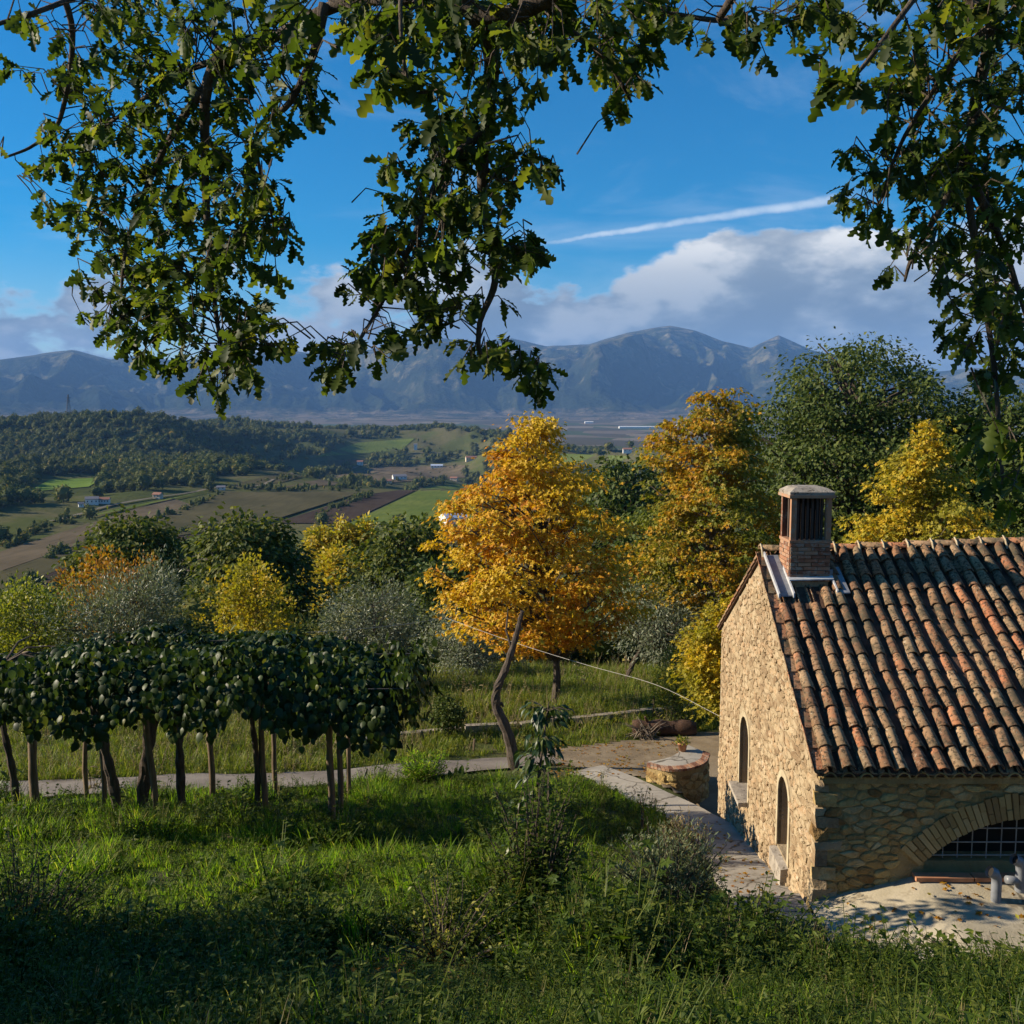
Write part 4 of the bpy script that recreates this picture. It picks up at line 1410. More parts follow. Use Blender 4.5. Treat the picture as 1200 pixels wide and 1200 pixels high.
tile_meshes = []
for k in range(4):
    V_, F_ = barrel(.094 + .004 * k, .074, .455 + .01 * k)
    V_ = V_ + np.random.default_rng(k).normal(size=V_.shape) * .0025
    tile_meshes.append(make_mesh('tile', V_, F_, tile_mat, True))
NROW, NCOL = 13, 24
SLOPE = (roof_pt(5, 1) - roof_pt(5, 0)).length
EXPO = SLOPE / NROW
CHX0, CHX1, CHY0, CHY1 = 4.70, 5.38, 16.42, 17.05
cover, extra = [], MB()
chan = MB()
for c_ in range(NCOL):
    x0 = RX0 + .16 + c_ * .25
    wob = rg1.normal() * .012
    for r_ in range(NROW):
        v = r_ / NROW
        p0, p1 = roof_pt(x0 + wob + rg1.normal() * .010, v), roof_pt(x0 + wob, min(v + .1, 1.05))
        if r_ == NROW - 1:
            p1 = roof_pt(x0 + wob, v + .05)
        yv = (p1 - p0).normalized()
        xv = yv.cross(Vector((0, -.5, .866))).normalized()
        zv = xv.cross(yv)
        Mt = Matrix((xv, yv, zv)).transposed().to_4x4()
        pos = p0 + zv * (.066 + rg1.normal() * .006) - yv * .03
        ctr = pos + yv * .25
        Mt = Matrix.Translation(pos) @ Mt @ Matrix.Rotation(rg1.normal() * (.028 if rg1.uniform() < .93 else .09), 4, 'Z') @ Matrix.Rotation(-.028 + rg1.normal() * .012, 4, 'X') @ Matrix.Rotation(rg1.normal() * .05, 4, 'Y')
        if CHX0 - .28 < ctr.x < CHX1 + .06 and ctr.y > CHY0 - .34:
            continue
        cover.append((c_ * 100 + r_, Mt))
# 300 tiles show; the few beyond that are joined
cover.sort(key=lambda q: (q[0] // 100))
for i, (_, Mt) in enumerate(cover):
    me = tile_meshes[rg1.integers(4)]
    if i < 296:
        inst('tile', me, Mt, roof)
    else:
        V_ = np.array([Mt @ v.co for v in me.vertices])
        extra.add(V_, [list(p_.vertices) for p_ in me.polygons])
# channel tiles between the rows, and the far slope that only the ridge shows
cv, cf = barrel(.115, .115, EXPO + .05, .012, 6, 2.3, False)
for c_ in range(NCOL + 1):
    x0 = RX0 + .035 + c_ * .25
    for r_ in range(NROW):
        p0, p1 = roof_pt(x0, r_ / NROW), roof_pt(x0, (r_ + 1) / NROW)
        yv = (p1 - p0).normalized()
        xv = yv.cross(Vector((0, -.5, .866))).normalized()
        zv = xv.cross(yv)
        Mt = np.stack([xv, yv, zv], 1)
        chan.add(cv @ Mt.T + np.array(p0 + zv * (.095 + .012 * (1 if r_ % 2 else 0))) - np.array(yv) * .02, cf)
chan.build('channel_tiles', tile_mat, roof, True, 'stuff')
for c_ in range(NCOL):
    for r_ in range(NROW):
        p0, p1 = roof_pt_back(RX0 + .16 + c_ * .25, r_ / NROW), roof_pt_back(RX0 + .16 + c_ * .25, min((r_ + 1) / NROW, 1))
        yv = (p1 - p0).normalized()
        xv = yv.cross(Vector((0, .5, .866))).normalized()
        zv = xv.cross(yv)
        Mt = np.stack([xv, yv, zv], 1)
        V_ = np.array([v.co for v in tile_meshes[0].vertices])
        extra.add(V_ @ Mt.T + np.array(p0 + zv * .06), [list(p_.vertices) for p_ in tile_meshes[0].polygons])
extra.build('rear_tiles', tile_mat, roof, True, 'stuff')
# eaves course of half tiles bedded in mortar
ev, ef = barrel(.10, .10, .26, .02, 7, 2.9)
eave_me = make_mesh('cornice_tile', ev, ef, voussoir_mat, True)
for c_ in range(NCOL):
    p0 = roof_pt(RX0 + .16 + c_ * .25, 0)
    inst('cornice_tile', eave_me, Matrix.Translation((p0.x, p0.y - .02, EAVE - .155 + rg1.normal() * .005)) @ Matrix.Rotation(rg1.normal() * .03, 4, 'Z'), roof)
MB().box(((RX0 + RX1) / 2, AY - .045, EAVE - .205), (RX1 - RX0 - .1, .09, .09)).build('cornice', facade_mortar, roof)
# ridge
rv_, rf_ = barrel(.125, .11, .47, .018, 8, 2.6)
ridge_me = make_mesh('ridge_tile', rv_, rf_, tile_mat, True)
hook = MB()
xr = roof_pt(RX0, 1).x
k = 0
while xr < HX1 + .4:
    Mt = Matrix.Translation((xr, RYC, ridge_z(xr) + .035 + rg1.normal() * .008)) @ Matrix.Rotation(-R(90) + rg1.normal() * .01, 4, 'Z')
    if not (CHX0 - .2 < xr + .2 < CHX1 - .3) or True:
        inst('ridge_tile', ridge_me, Mt, roof)
    MB().tube([(xr + .03, RYC - .155, ridge_z(xr) - .03), (xr + .02, RYC - .10, ridge_z(xr) + .12), (xr + .02, RYC, ridge_z(xr) + .185)], [.022, .02, .014], 5).build('ridge_mortar', plaster, roof)
    xr += .43
    k += 1
# verge: overlapping edge tiles down the gable rake
for r_ in range(NROW):
    for fn in (roof_pt, roof_pt_back):
        p0, p1 = fn(RX0 - .03, r_ / NROW), fn(RX0 - .03, (r_ + 1.15) / NROW)
        mb = MB()
        a = Vector((0, 0, 1))
        for q0, q1 in ((p0, p1),):
            n_ = Vector((0, 0, .02 + .028 * 1))
            V_ = [q0 + n_, q1 + Vector((0, 0, .02)), q1 + Vector((.13, 0, .02)), q0 + n_ + Vector((.13, 0, 0)), q0 + n_ - Vector((0, 0, .05)), q1 - Vector((0, 0, .03)), q1 + Vector((.13, 0, -.03)), q0 + n_ + Vector((.13, 0, -.05))]
            mb.add([tuple(v) for v in V_], [(0, 3, 2, 1), (4, 5, 6, 7), (0, 1, 5, 4), (0, 4, 7, 3), (1, 2, 6, 5), (2, 3, 7, 6)])
        mb.build('verge_tile', tile_mat, roof)

# chimney --------------------------------------------------------------
CZB, CZO, CZT, CZC = 3.30, 4.30, 5.02, 5.20
ccx, ccy = (CHX0 + CHX1) / 2, (CHY0 + CHY1) / 2
cw, cd = CHX1 - CHX0, CHY1 - CHY0
chimney = MB().box((ccx, ccy, (CZB + CZO) / 2 - .02), (cw - .03, cd - .03, CZO - CZB - .04)).build('chimney', mortar, house)
bh = .066
nb = int((CZO - CZB - .28) / bh)
for k in range(nb):
    zc = CZO - .045 - bh * (k + .5)
    for side in range(2):
        L_ = cw if side == 0 else cd
        u = -L_ / 2 + (-.11 if (k + side) % 2 else 0)
        while u < L_ / 2:
            ua, ub = max(u, -L_ / 2), min(u + .235, L_ / 2)
            if ub - ua > .04:
                if side == 0:
                    MB().box((ccx + (ua + ub) / 2, CHY0 + .012 + rg1.normal() * .003, zc), (ub - ua - .010, .05, bh - .011)).build('brick', brick_mat, chimney)
                else:
                    MB().box((CHX0 + .012 + rg1.normal() * .003, ccy + (ua + ub) / 2, zc), (.05, ub - ua - .010, bh - .011)).build('brick', brick_mat, chimney)
            u += .235
MB().box((ccx, ccy, CZO - .02), (cw + .03, cd + .03, .05)).build('sill_course', brick_mat, chimney)
for sx_ in (0, 1):
    for sy_ in (0, 1):
        MB().box((CHX0 + .045 + sx_ * (cw - .09), CHY0 + .045 + sy_ * (cd - .09), (CZO + CZT) / 2), (.09, .09, CZT - CZO)).build('corner_pillar', brick_mat, chimney)
for k in range(6):
    MB().box((CHX0 + .135 + k * (cw - .27) / 5, CHY0 + .10, (CZO + CZT) / 2), (.038, .05, CZT - CZO)).build('flue_slat', shaded_brick, chimney)
for k in range(3):
    MB().box((CHX0 + .10, CHY0 + .18 + k * (cd - .36) / 2, (CZO + CZT) / 2), (.05, .06, CZT - CZO)).build('flue_slat', shaded_brick, chimney)
MB().box((ccx, ccy + .05, (CZO + CZT) / 2), (cw - .28, cd - .3, CZT - CZO - .01)).build('flue', dark, chimney)
MB().box((ccx, ccy, CZT + .025), (cw + .09, cd + .09, .05)).build('cap_course', brick_mat, chimney)
mb = MB()
V_ = []
for zz, g_ in ((CZT + .05, .03), (CZT + .10, .035), (CZT + .165, -.06), (CZT + .185, -.14)):
    for a, b in ((-1, -1), (1, -1), (1, 1), (-1, 1)):
        V_.append((ccx + a * (cw / 2 + g_) + rg1.normal() * .006, ccy + b * (cd / 2 + g_) + rg1.normal() * .006, zz))
F_ = [(0, 3, 2, 1), (12, 13, 14, 15)]
for r_ in range(3):
    for i in range(4):
        F_.append((r_ * 4 + i, r_ * 4 + (i + 1) % 4, r_ * 4 + 4 + (i + 1) % 4, r_ * 4 + 4 + i))
mb.add(V_, F_).build('cap', grey_stone, chimney)


def roof_z(x, y):
    v = (y - EY) / (RYC - EY)
    z0_ = EAVE - .07
    return z0_ + (ridge_z(x) - z0_) * v


# lead flashing: trough with upstand rims left of the chimney, apron in front, a flat patch at the right
def flash(x0, x1, y0, y1, up, m_, nm='flashing', th=.02):
    V_ = [(x, y, roof_z(x, y) + up + e) for e in (0, -th) for x, y in ((x0, y0), (x1, y0), (x1, y1), (x0, y1))]
    MB().add(V_, [(0, 1, 2, 3), (4, 7, 6, 5), (0, 4, 5, 1), (1, 5, 6, 2), (2, 6, 7, 3), (3, 7, 4, 0)]).build(nm, m_, roof)


flash(CHX0 - .245, CHX0 - .02, CHY0 - .32, CHY1 + .06, .10, lead_grey)
flash(CHX0 - .27, CHX0 - .245, CHY0 - .36, CHY1 + .06, .165, lead, th=.08)
flash(CHX0 - .025, CHX0 + .0, CHY0 - .36, CHY1 - .3, .165, lead, th=.08)
flash(CHX0 - .02, CHX1 + .05, CHY0 - .075, CHY0 + .01, .19, lead)
flash(CHX0 - .0, CHX1 + .05, CHY0 + .0, CHY0 + .02, .28, lead_grey, th=.12)
flash(CHX1 + .03, CHX1 + .055, CHY0 - .32, CHY0 + .3, .165, lead, th=.08)
flash(CHX1 + .055, CHX1 + .25, CHY0 - .32, CHY0 + .3, .125, lead_grey)

# concrete slab in front of the facade, two grey pipe ends on it
def slab_z(x, y):
    return np.interp(x, [4.0, 5.6, 7.2, 14], [-.33, .085, .06, .06]) - .10 * (AY - y)


gx, gy = np.arange(4.12, 13.01, .12), np.arange(10.6, 13.01, .12)
X, Y = np.meshgrid(gx, gy, indexing='ij')
V, F = grid_mesh(X, Y, slab_z(X, Y) + .012 * fbm(X * 2, Y * 2, 3, 3))
tag(obj('concrete_slab', V, F, slab_concrete, smooth=True), 'sunlit concrete apron sloping away from the arched opening', None, None, 'structure')


def pipe(base, h, lean, label, tee=False):
    b = Vector(base)
    t_ = thing('pipe', label, 'pipe', b)
    r_ = .066
    pts_ = [b + Vector((0, 0, -.1)), b + Vector((0, 0, h * .62))]
    for i in range(1, 7):
        a = i / 6 * R(68)
        pts_.append(b + Vector((lean * (1 - math.cos(a)) * .17, -.02 * i / 6, h * .62 + math.sin(a) * .17)))
    V_, F_ = tube(pts_, [r_] * len(pts_), 14, False)
    MB().add(V_, F_).build('pipe_body', pvc, t_, True)
    e, d_ = pts_[-1], (pts_[-1] - pts_[-2]).normalized()
    V_, F_ = tube([e - d_ * .09, e - d_ * .02, e + d_ * .01], [r_ + .009] * 3, 14, False)
    MB().add(V_, F_).build('socket_rim', pvc, t_, True)
    V_, F_ = tube([e - d_ * .04, e - d_ * .03], [r_ - .004] * 2, 14, True)
    MB().add(V_, F_).build('dark_bore', dark, t_)
    if tee:
        MB().tube([b + Vector((0, 0, h * .3)), b + Vector((-.2, -.03, h * .36))], .055, 12).build('side_branch', pvc, t_, True)
    return t_


pipe((6.42, 12.42, float(slab_z(6.42, 12.42))), .42, -1, 'grey elbow pipe end rising from the concrete apron')
pipe((6.86, 12.66, float(slab_z(6.86, 12.66))), .48, -1, 'grey branched pipe end at the frame edge beside the grid', True)

# curved retaining wall with brick coping beside the path
arc = bez([(3.30, 23.25, 0), (3.75, 22.85, 0), (4.25, 22.85, 0), (4.7, 23.2, 0), (4.93, 23.8, 0)], 5)
inner = bez([(3.34, 23.5, 0), (3.72, 23.55, 0), (4.05, 23.75, 0), (4.3, 24.15, 0), (4.42, 24.6, 0)], 5)
ZT = -2.10
rw = thing('retaining_wall', 'low curved stone wall with brick coping at the yard corner', 'wall', (4.2, 23.4, -3.0))
n_ = len(arc)
V_ = []
for i in range(n_):
    zt = ZT - .10 * (1 - i / (n_ - 1)) ** 2
    for q, zz in ((arc[i], -3.4), (arc[i], zt), (inner[i], zt), (inner[i], -3.4)):
        V_.append((q.x, q.y, zz))
F_ = []
for i in range(n_ - 1):
    for j in range(3):
        F_.append((i * 4 + j, (i + 1) * 4 + j, (i + 1) * 4 + j + 1, i * 4 + j + 1))
F_ += [(0, 1, 2, 3), tuple((n_ - 1) * 4 + j for j in (3, 2, 1, 0))]
core = obj('core', V_, F_, facade_mortar, rw)
Ls = [0]
for i in range(1, n_):
    Ls.append(Ls[-1] + (arc[i] - arc[i - 1]).length)


def RWP(s_, z_, o_):
    q = Vector([np.interp(s_, Ls, [p_[a] for p_ in arc]) for a in range(3)])
    q2 = Vector([np.interp(s_ + .05, Ls, [p_[a] for p_ in arc]) for a in range(3)])
    q1 = Vector([np.interp(s_ - .05, Ls, [p_[a] for p_ in arc]) for a in range(3)])
    d_ = (q2 - q1).normalized()
    q = q + Vector((d_.y, -d_.x, 0)) * o_
    return Vector((q.x, q.y, z_))


lay(masonry(0, Ls[-1], -3.3, ZT - .1, .24, .16, lambda a, b: .08 < a < Ls[-1] - .08 and b < ZT - .17, jit=.6, rg_=rg1), RWP, .035, .014, facade_stone, rw, rg1)
nb = 22
for i in range(nb):
    f0, f1 = i / nb + .002, (i + 1) / nb - .004
    zt = ZT - .10 * (1 - (i + .5) / nb) ** 2
    V_ = []
    for zz in (zt + .002, zt + .062 + rg1.normal() * .004):
        for f_, w_ in ((f0, -.045), (f1, -.045), (f1, .2), (f0, .2)):
            q = RWP(f_ * Ls[-1], zz, 0)
            k = f_ * (n_ - 1)
            qi = Vector([np.interp(k, range(n_), [p_[a] for p_ in inner]) for a in range(3)])
            d_ = Vector((qi.x - q.x, qi.y - q.y, 0))
            d_ = d_.normalized()
            V_.append(q + d_ * w_)
    obj('brick', V_, [(0, 3, 2, 1), (4, 5, 6, 7), (0, 1, 5, 4), (1, 2, 6, 5), (2, 3, 7, 6), (3, 0, 4, 7)], brick_mat, rw)
V_ = []
for i in range(n_):
    zt = ZT - .10 * (1 - i / (n_ - 1)) ** 2 + .03
    d_ = (inner[i] - arc[i]).normalized()
    V_ += [tuple(arc[i] + d_ * .19 + Vector((0, 0, zt))), tuple(inner[i] + Vector((0, 0, zt + .01)))]
obj('coping_screed', V_, [(2 * i, 2 * i + 2, 2 * i + 3, 2 * i + 1) for i in range(n_ - 1)], concrete, rw, True)


# ------------------------------------------------------------------ trees and bushes
def crown_rows(rows, Y):
    """(row, left, right) of a crown seen at distance Y -> (z, centre x, radius)"""
    o_ = []
    for py, xl, xr in rows:
        a, b = ray(xl, py), ray(xr, py)
        o_.append((CZ + a[1] * Y, (a[0] + b[0]) / 2 * Y, abs(b[0] - a[0]) / 2 * Y))
    o_.sort()
    return np.array(o_)


def tree(name, label, cat, base, Y, rows, mat, tm, size, ncl, lpc, csize, tr=.14, bk=None, flat=.45, droop=.45, group=None, lump=.25, seed=1, limb=.5, hollow=.35, depth=1.0, stems=1):
    rg_ = np.random.default_rng(seed)
    bx, by = base
    bz = h1(bx, by) - .05
    C_ = crown_rows(rows, Y) if not callable(rows) else rows()
    zs, xc, rad = C_[:, 0], C_[:, 1], C_[:, 2]
    t = thing(name, label, cat, (bx, by, bz), group)
    zt = rg_.uniform(zs[0], zs[-1], ncl * 6)
    rr = np.interp(zt, zs, rad)
    ok = rg_.uniform(size=len(zt)) < (rr / rad.max()) ** 1.3 + .05
    zt = zt[ok][:ncl]
    n = len(zt)
    az = rg_.uniform(0, 2 * math.pi, n)
    R_ = np.interp(zt, zs, rad) * (1 + lump * fbm(az * 1.3 + seed, zt * .9, 3, seed) * 1.6)
    fr = hollow + (1 - hollow) * rg_.uniform(size=n) ** .55
    cx = np.interp(zt, zs, xc) + np.sin(az) * R_ * fr
    cy = Y + (by - Y) + np.cos(az) * R_ * fr * depth
    cen = np.stack([cx, cy, zt + rg_.normal(size=n) * csize * .2], 1)
    out_ = np.stack([np.sin(az), np.cos(az), 0 * az], 1)
    # leaves
    m_ = n * lpc
    ci = np.repeat(np.arange(n), lpc)
    cs = csize * rg_.uniform(.6, 1.3, n)[ci][:, None]
    off = rg_.normal(size=(m_, 3)) * np.array([1, 1, flat]) * cs * .5
    off[:, 2] -= np.hypot(off[:, 0], off[:, 1]) * .25
    pos = cen[ci] + off
    ax = out_[ci] * .5 + off / (np.linalg.norm(off, axis=1, keepdims=True) + 1e-6) * .7 + rg_.normal(size=(m_, 3)) * .45 + np.array([0, 0, -droop])
    nm = out_[ci] * .45 + np.array([0, 0, .8]) + rg_.normal(size=(m_, 3)) * .45
    V_, F_ = scatter(tm, pos, frames(ax, nm), size * rg_.uniform(.65, 1.25, m_))
    obj('crown', V_, F_, mat, t)
    # trunk and limbs
    mb = MB()
    top = zs[0] + (zs[-1] - zs[0]) * .72
    for sgm in range(stems):
        sa = 2 * math.pi * sgm / max(stems, 1) + seed
        sp_ = 0 if stems == 1 else .5
        P_ = []
        for k in range(8):
            f = k / 7
            zz = bz - .2 + (top - bz + .2) * f
            P_.append((bx + (np.interp(zz, zs, xc) - bx) * f ** 1.5 + math.sin(sa) * sp_ * f * rad.max() * .5 + rg_.normal() * tr * .35 * (k > 0), by + math.cos(sa) * sp_ * f * rad.max() * .5 + rg_.normal() * tr * .35 * (k > 0), zz))
        P_ = bez(P_, 2)
        L_ = len(P_)
        rd = [tr * (1.35 if k == 0 else 1) * (1 - .85 * k / (L_ - 1)) / (1 if stems == 1 else 1.5) for k in range(L_)]
        mb.tube(P_, rd, 8)
        for i in range(n):
            if rg_.uniform() > limb or i % stems != sgm:
                continue
            q = Vector(cen[i])
            hz = q.z - (q - Vector((np.interp(q.z, zs, xc), by, q.z))).length * rg_.uniform(.5, .9)
            hz = min(max(hz, zs[0] - .1 * (zs[-1] - zs[0])), top)
            a = min(P_, key=lambda p_: abs(p_.z - hz))
            mid = a.lerp(q, .5) + Vector((0, 0, (q - a).length * .08)) + Vector(rg_.normal(size=3)) * .08 * (q - a).length
            r0 = max(tr * .16, .008) * (q - a).length ** .4
            mb.tube([a, mid, q], [r0, r0 * .7, r0 * .3], 4, False)
    mb.build('trunk', bk or bark, t)
    return t


Y1, Y2, Y3 = 33, 42, 36
tree('yellow_tree', 'bright orange yellow tree standing free behind the leaning bare trunk', 'tree', (1.47, 33), Y1,
     [(484, 614, 636), (505, 594, 660), (535, 560, 692), (575, 536, 718), (620, 518, 738), (675, 512, 748), (720, 535, 742), (752, 585, 712)], yellow_leaf, LEAF_MAPLE, .165, 480, 42, .55, .15, bark, .32, .5, 'autumn yellow trees', .55, 4, .5, .25)
tree('yellow_tree', 'amber and green tree between the bright yellow tree and the house ridge', 'tree', (8.6, 42), Y2,
     [(453, 832, 864), (475, 802, 882), (515, 772, 900), (570, 756, 912), (620, 748, 918), (670, 752, 918), (715, 775, 905)], amber_leaf, LEAF_MAPLE, .185, 560, 42, .6, .17, pale_bark, .32, .5, 'autumn yellow trees', .4, 9, .5, .25)
tree('yellow_tree', 'golden tree rising behind the roof ridge right of the chimney', 'tree', (14.9, 36), Y3,
     [(488, 1084, 1090), (515, 1074, 1104), (550, 1054, 1118), (585, 1034, 1134), (615, 1016, 1150), (645, 996, 1162), (700, 1000, 1168)], gold_leaf, LEAF_MAPLE, .18, 420, 40, .56, .15, pale_bark, .3, .45, 'autumn yellow trees', .75, 14, .5, .25)
tree('oak', 'huge round dark green tree behind the house and chimney', 'tree', (18.5, 52), 52,
     [(402, 960, 1040), (425, 925, 1080), (465, 900, 1120), (520, 888, 1140), (590, 885, 1150), (660, 890, 1150), (720, 920, 1120)], dark_leaf, LEAF, .25, 1300, 46, 1.0, .4, bark, .6, .35, None, .3, 23, .2, .45)
tree('oak', 'dark green tree at the right edge behind the golden tree', 'tree', (26.5, 47), 47,
     [(455, 1170, 1250), (480, 1120, 1300), (540, 1105, 1340), (620, 1100, 1340), (700, 1120, 1320)], dark_leaf, LEAF, .26, 800, 44, 1.0, .35, bark, .55, .35, None, .4, 29, .25, .4)
tree('round_tree', 'round green tree behind the left end of the pergola', 'tree', (-27.4, 70), 70,
     [(608, 130, 175), (625, 102, 205), (655, 90, 218), (690, 90, 222), (725, 100, 215), (745, 120, 200)], green_leaf, LEAF, .42, 300, 40, 1.2, .25, None, .55, .3, None, .3, 31)
tree('round_tree', 'tall green tree left of the yellow poplars with darker right side', 'tree', (-16.2, 62), 62,
     [(602, 270, 305), (618, 245, 335), (650, 238, 355), (690, 240, 358), (730, 250, 350)], green_leaf, LEAF, .4, 300, 40, 1.05, .25, None, .55, .3, None, .35, 37)
tree('rust_bush', 'rust orange bush in front of the round green tree', 'bush', (-17.2, 42), 42,
     [(652, 105, 145), (675, 84, 176), (705, 78, 184), (740, 85, 180), (770, 100, 170)], rust_leaf, LEAF, .18, 170, 30, .42, .06, None, 1.3, -.9, None, .8, 41, .6, .2, 1, 3)
tree('olive_tree', 'silvery olive tree just above the left half of the pergola', 'tree', (-13.0, 34), 34,
     [(668, 175, 195), (685, 120, 215), (710, 80, 226), (745, 72, 228), (780, 90, 215)], olive_leaf, LEAF_NARROW, .16, 260, 60, .5, .1, None, 1.4, -.9, 'olive trees', .7, 43, .5, .25)
tree('olive_tree', 'silvery olive tree right of the pergola top', 'tree', (-5.1, 37), 37,
     [(684, 425, 460), (700, 395, 480), (730, 384, 492), (760, 390, 488), (785, 405, 475)], olive_leaf, LEAF_NARROW, .15, 230, 60, .5, .1, None, .8, -.3, 'olive trees', .35, 47, .5, .25)
tree('olive_tree', 'grey olive tree on a dark trunk right of the bright yellow tree', 'tree', (4.75, 40), 40,
     [(690, 735, 790), (705, 718, 835), (730, 712, 850), (752, 720, 848)], olive_leaf, LEAF_NARROW, .17, 230, 60, .6, .14, None, .8, 0, 'olive trees', .4, 53, .6, .25)
tree('olive_tree', 'small grey olive behind the bare leaning trunk', 'tree', (-1.6, 43), 43,
     [(712, 520, 560), (730, 495, 600), (755, 490, 610), (775, 500, 600)], olive_leaf, LEAF_NARROW, .17, 180, 50, .6, .1, None, .8, 0, 'olive trees', .4, 59, .6, .25)
tree('yellow_bush', 'lemon yellow bush in the middle above the pergola', 'bush', (-9.8, 38), 38,
     [(660, 280, 305), (680, 250, 330), (700, 234, 350), (728, 230, 352), (770, 240, 340)], gold_leaf, LEAF_MAPLE, .15, 150, 30, .40, .07, None, 1.3, -.9, None, .8, 61, .7, .2, 1, 3)
tree('hedge_bush', 'yellow green bush at the left edge above the pergola', 'bush', (-16.6, 34), 34,
     [(690, 5, 40), (705, -15, 75), (735, -25, 90), (775, -20, 80)], lime_leaf, LEAF, .15, 190, 32, .42, .06, None, 1.2, -.8, None, .8, 67, .6, .2, 1, 3)
tree('hedge_bush', 'dark green bush at the far left behind the lime bush', 'bush', (-21.5, 44), 44,
     [(700, -30, 60), (720, -60, 110), (760, -60, 110)], green_leaf, LEAF, .22, 150, 36, .7, .08, None, .6, -.2, None, .4, 68, .6, .2, 1, 3)
tree('round_tree', 'dark green bushy tree left of the bright yellow tree', 'tree', (-6.6, 60), 60,
     [(612, 455, 500), (630, 425, 530), (665, 412, 548), (710, 412, 550), (755, 425, 540)], green_leaf, LEAF, .38, 300, 40, 1.0, .25, None, .6, .2, None, .35, 71)
tree('round_tree', 'dark bushy tree behind the trunk of the bright yellow tree', 'tree', (-2.2, 52), 52,
     [(660, 500, 540), (690, 480, 570), (730, 480, 575), (765, 490, 560)], dark_leaf, LEAF, .33, 200, 40, .9, .2, None, .6, .2, None, .35, 73)
tree('round_tree', 'dark green tree showing between the two yellow trees', 'tree', (10.7, 88), 88,
     [(538, 715, 750), (555, 695, 780), (590, 680, 800), (650, 680, 800), (700, 690, 790)], dark_leaf, LEAF, .5, 300, 40, 1.5, .3, None, .6, .2, None, .4, 79)
tree('round_tree', 'dark tree filling the gap behind the amber tree and grey olive', 'tree', (8.9, 56), 56,
     [(600, 740, 800), (640, 715, 850), (700, 705, 900), (745, 710, 900)], dark_leaf, LEAF, .36, 300, 40, 1.1, .25, None, .6, .2, None, .4, 80)
for k, (cx, top, bot, wd, lb) in enumerate([(372, 616, 665, 26, 'leftmost slim yellow poplar beside the dark ploughed field'), (402, 612, 668, 24, 'second slim yellow poplar from the left'), (428, 611, 664, 26, 'third slim yellow poplar from the left'),
                                            (468, 610, 660, 30, 'yellow green poplar right of the slim poplars'), (500, 612, 655, 30, 'rightmost yellow green poplar before the dark tree')]):
    x_ = ray(cx, 640)[0] * 118
    tree('poplar', lb, 'tree', (x_, 118), 118, [(top, cx - 4, cx + 4), (top + 10, cx - wd * .42, cx + wd * .42), ((top + bot) / 2, cx - wd / 2, cx + wd / 2), (bot, cx - wd * .5, cx + wd * .5), (bot + 40, cx - wd * .4, cx + wd * .4)],
         gold_leaf if k < 3 else lime_leaf, LEAF, .55, 110, 34, 1.1, .2, None, .7, 0, 'yellow poplars in the valley', .4, 83 + k, .2)
tree('yellow_bush', 'broad golden bush between the round trees and the dark bushy tree', 'bush', (-15.0, 84), 84,
     [(640, 385, 410), (655, 372, 432), (685, 365, 442), (725, 370, 440)], gold_leaf, LEAF, .4, 200, 36, .95, .12, None, .6, -.3, None, .4, 97, .5, .2, 1, 3)
tree('yellow_bush', 'golden bush leaning past the far house corner', 'bush', (6.05, 27.4), 27.4,
     [(705, 845, 862), (735, 822, 875), (775, 803, 885), (815, 808, 885), (832, 825, 870)], gold_leaf, LEAF_MAPLE, .15, 200, 36, .42, .06, None, .5, 0, None, .45, 101, .5, .2, 1, 2)
tree('feathery_bush', 'feathery yellow green bush left of the golden bush by the house', 'bush', (5.1, 30.5), 30.5,
     [(765, 790, 810), (785, 775, 830), (810, 768, 838), (835, 775, 830)], lime_leaf, LEAF_NARROW, .13, 130, 50, .4, .03, None, 1.0, -.6, None, .3, 103, .5, .2, 1, 4)
tree('small_bush', 'small round dark bush in the sunlit field behind the pergola', 'bush', (-1.9, 28.6), 28.6,
     [(812, 518, 532), (824, 510, 540), (842, 510, 540), (852, 516, 534)], dark_leaf, LEAF, .1, 60, 36, .22, .03, None, .7, 0, None, .2, 107, .4, .2)
# unseen trees added left of the frame to shade the foreground
for k, (x_, y_, hh, lb) in enumerate([(-13.5, 7.9, 4.8, 'nearer unseen shade tree on the bank left of the meadow'), (-19, 8.9, 6.8, 'taller unseen shade tree farther left of the meadow'), (-11.5, 5.6, 5.0, 'dark unseen shade tree at the top of the bank on the left'), (-9.6, 8.7, 4.2, 'smallest unseen shade tree on the bank close to the meadow edge')]):
    def rows_(x_=x_, y_=y_, hh=hh):
        b = h1(x_, y_)
        return np.array([(b + hh * .12, x_, .8), (b + hh * .3, x_, 2.0), (b + hh * .6, x_, 2.5), (b + hh * .85, x_, 1.7), (b + hh, x_, .3)])
    tree('shade_tree', lb, 'tree', (x_, y_), y_, rows_, green_leaf, LEAF_OAK, .2, 240, 34, .9, .2, None, .6, .3, 'unseen trees added for shade outside the left edge', .3, 111 + k)

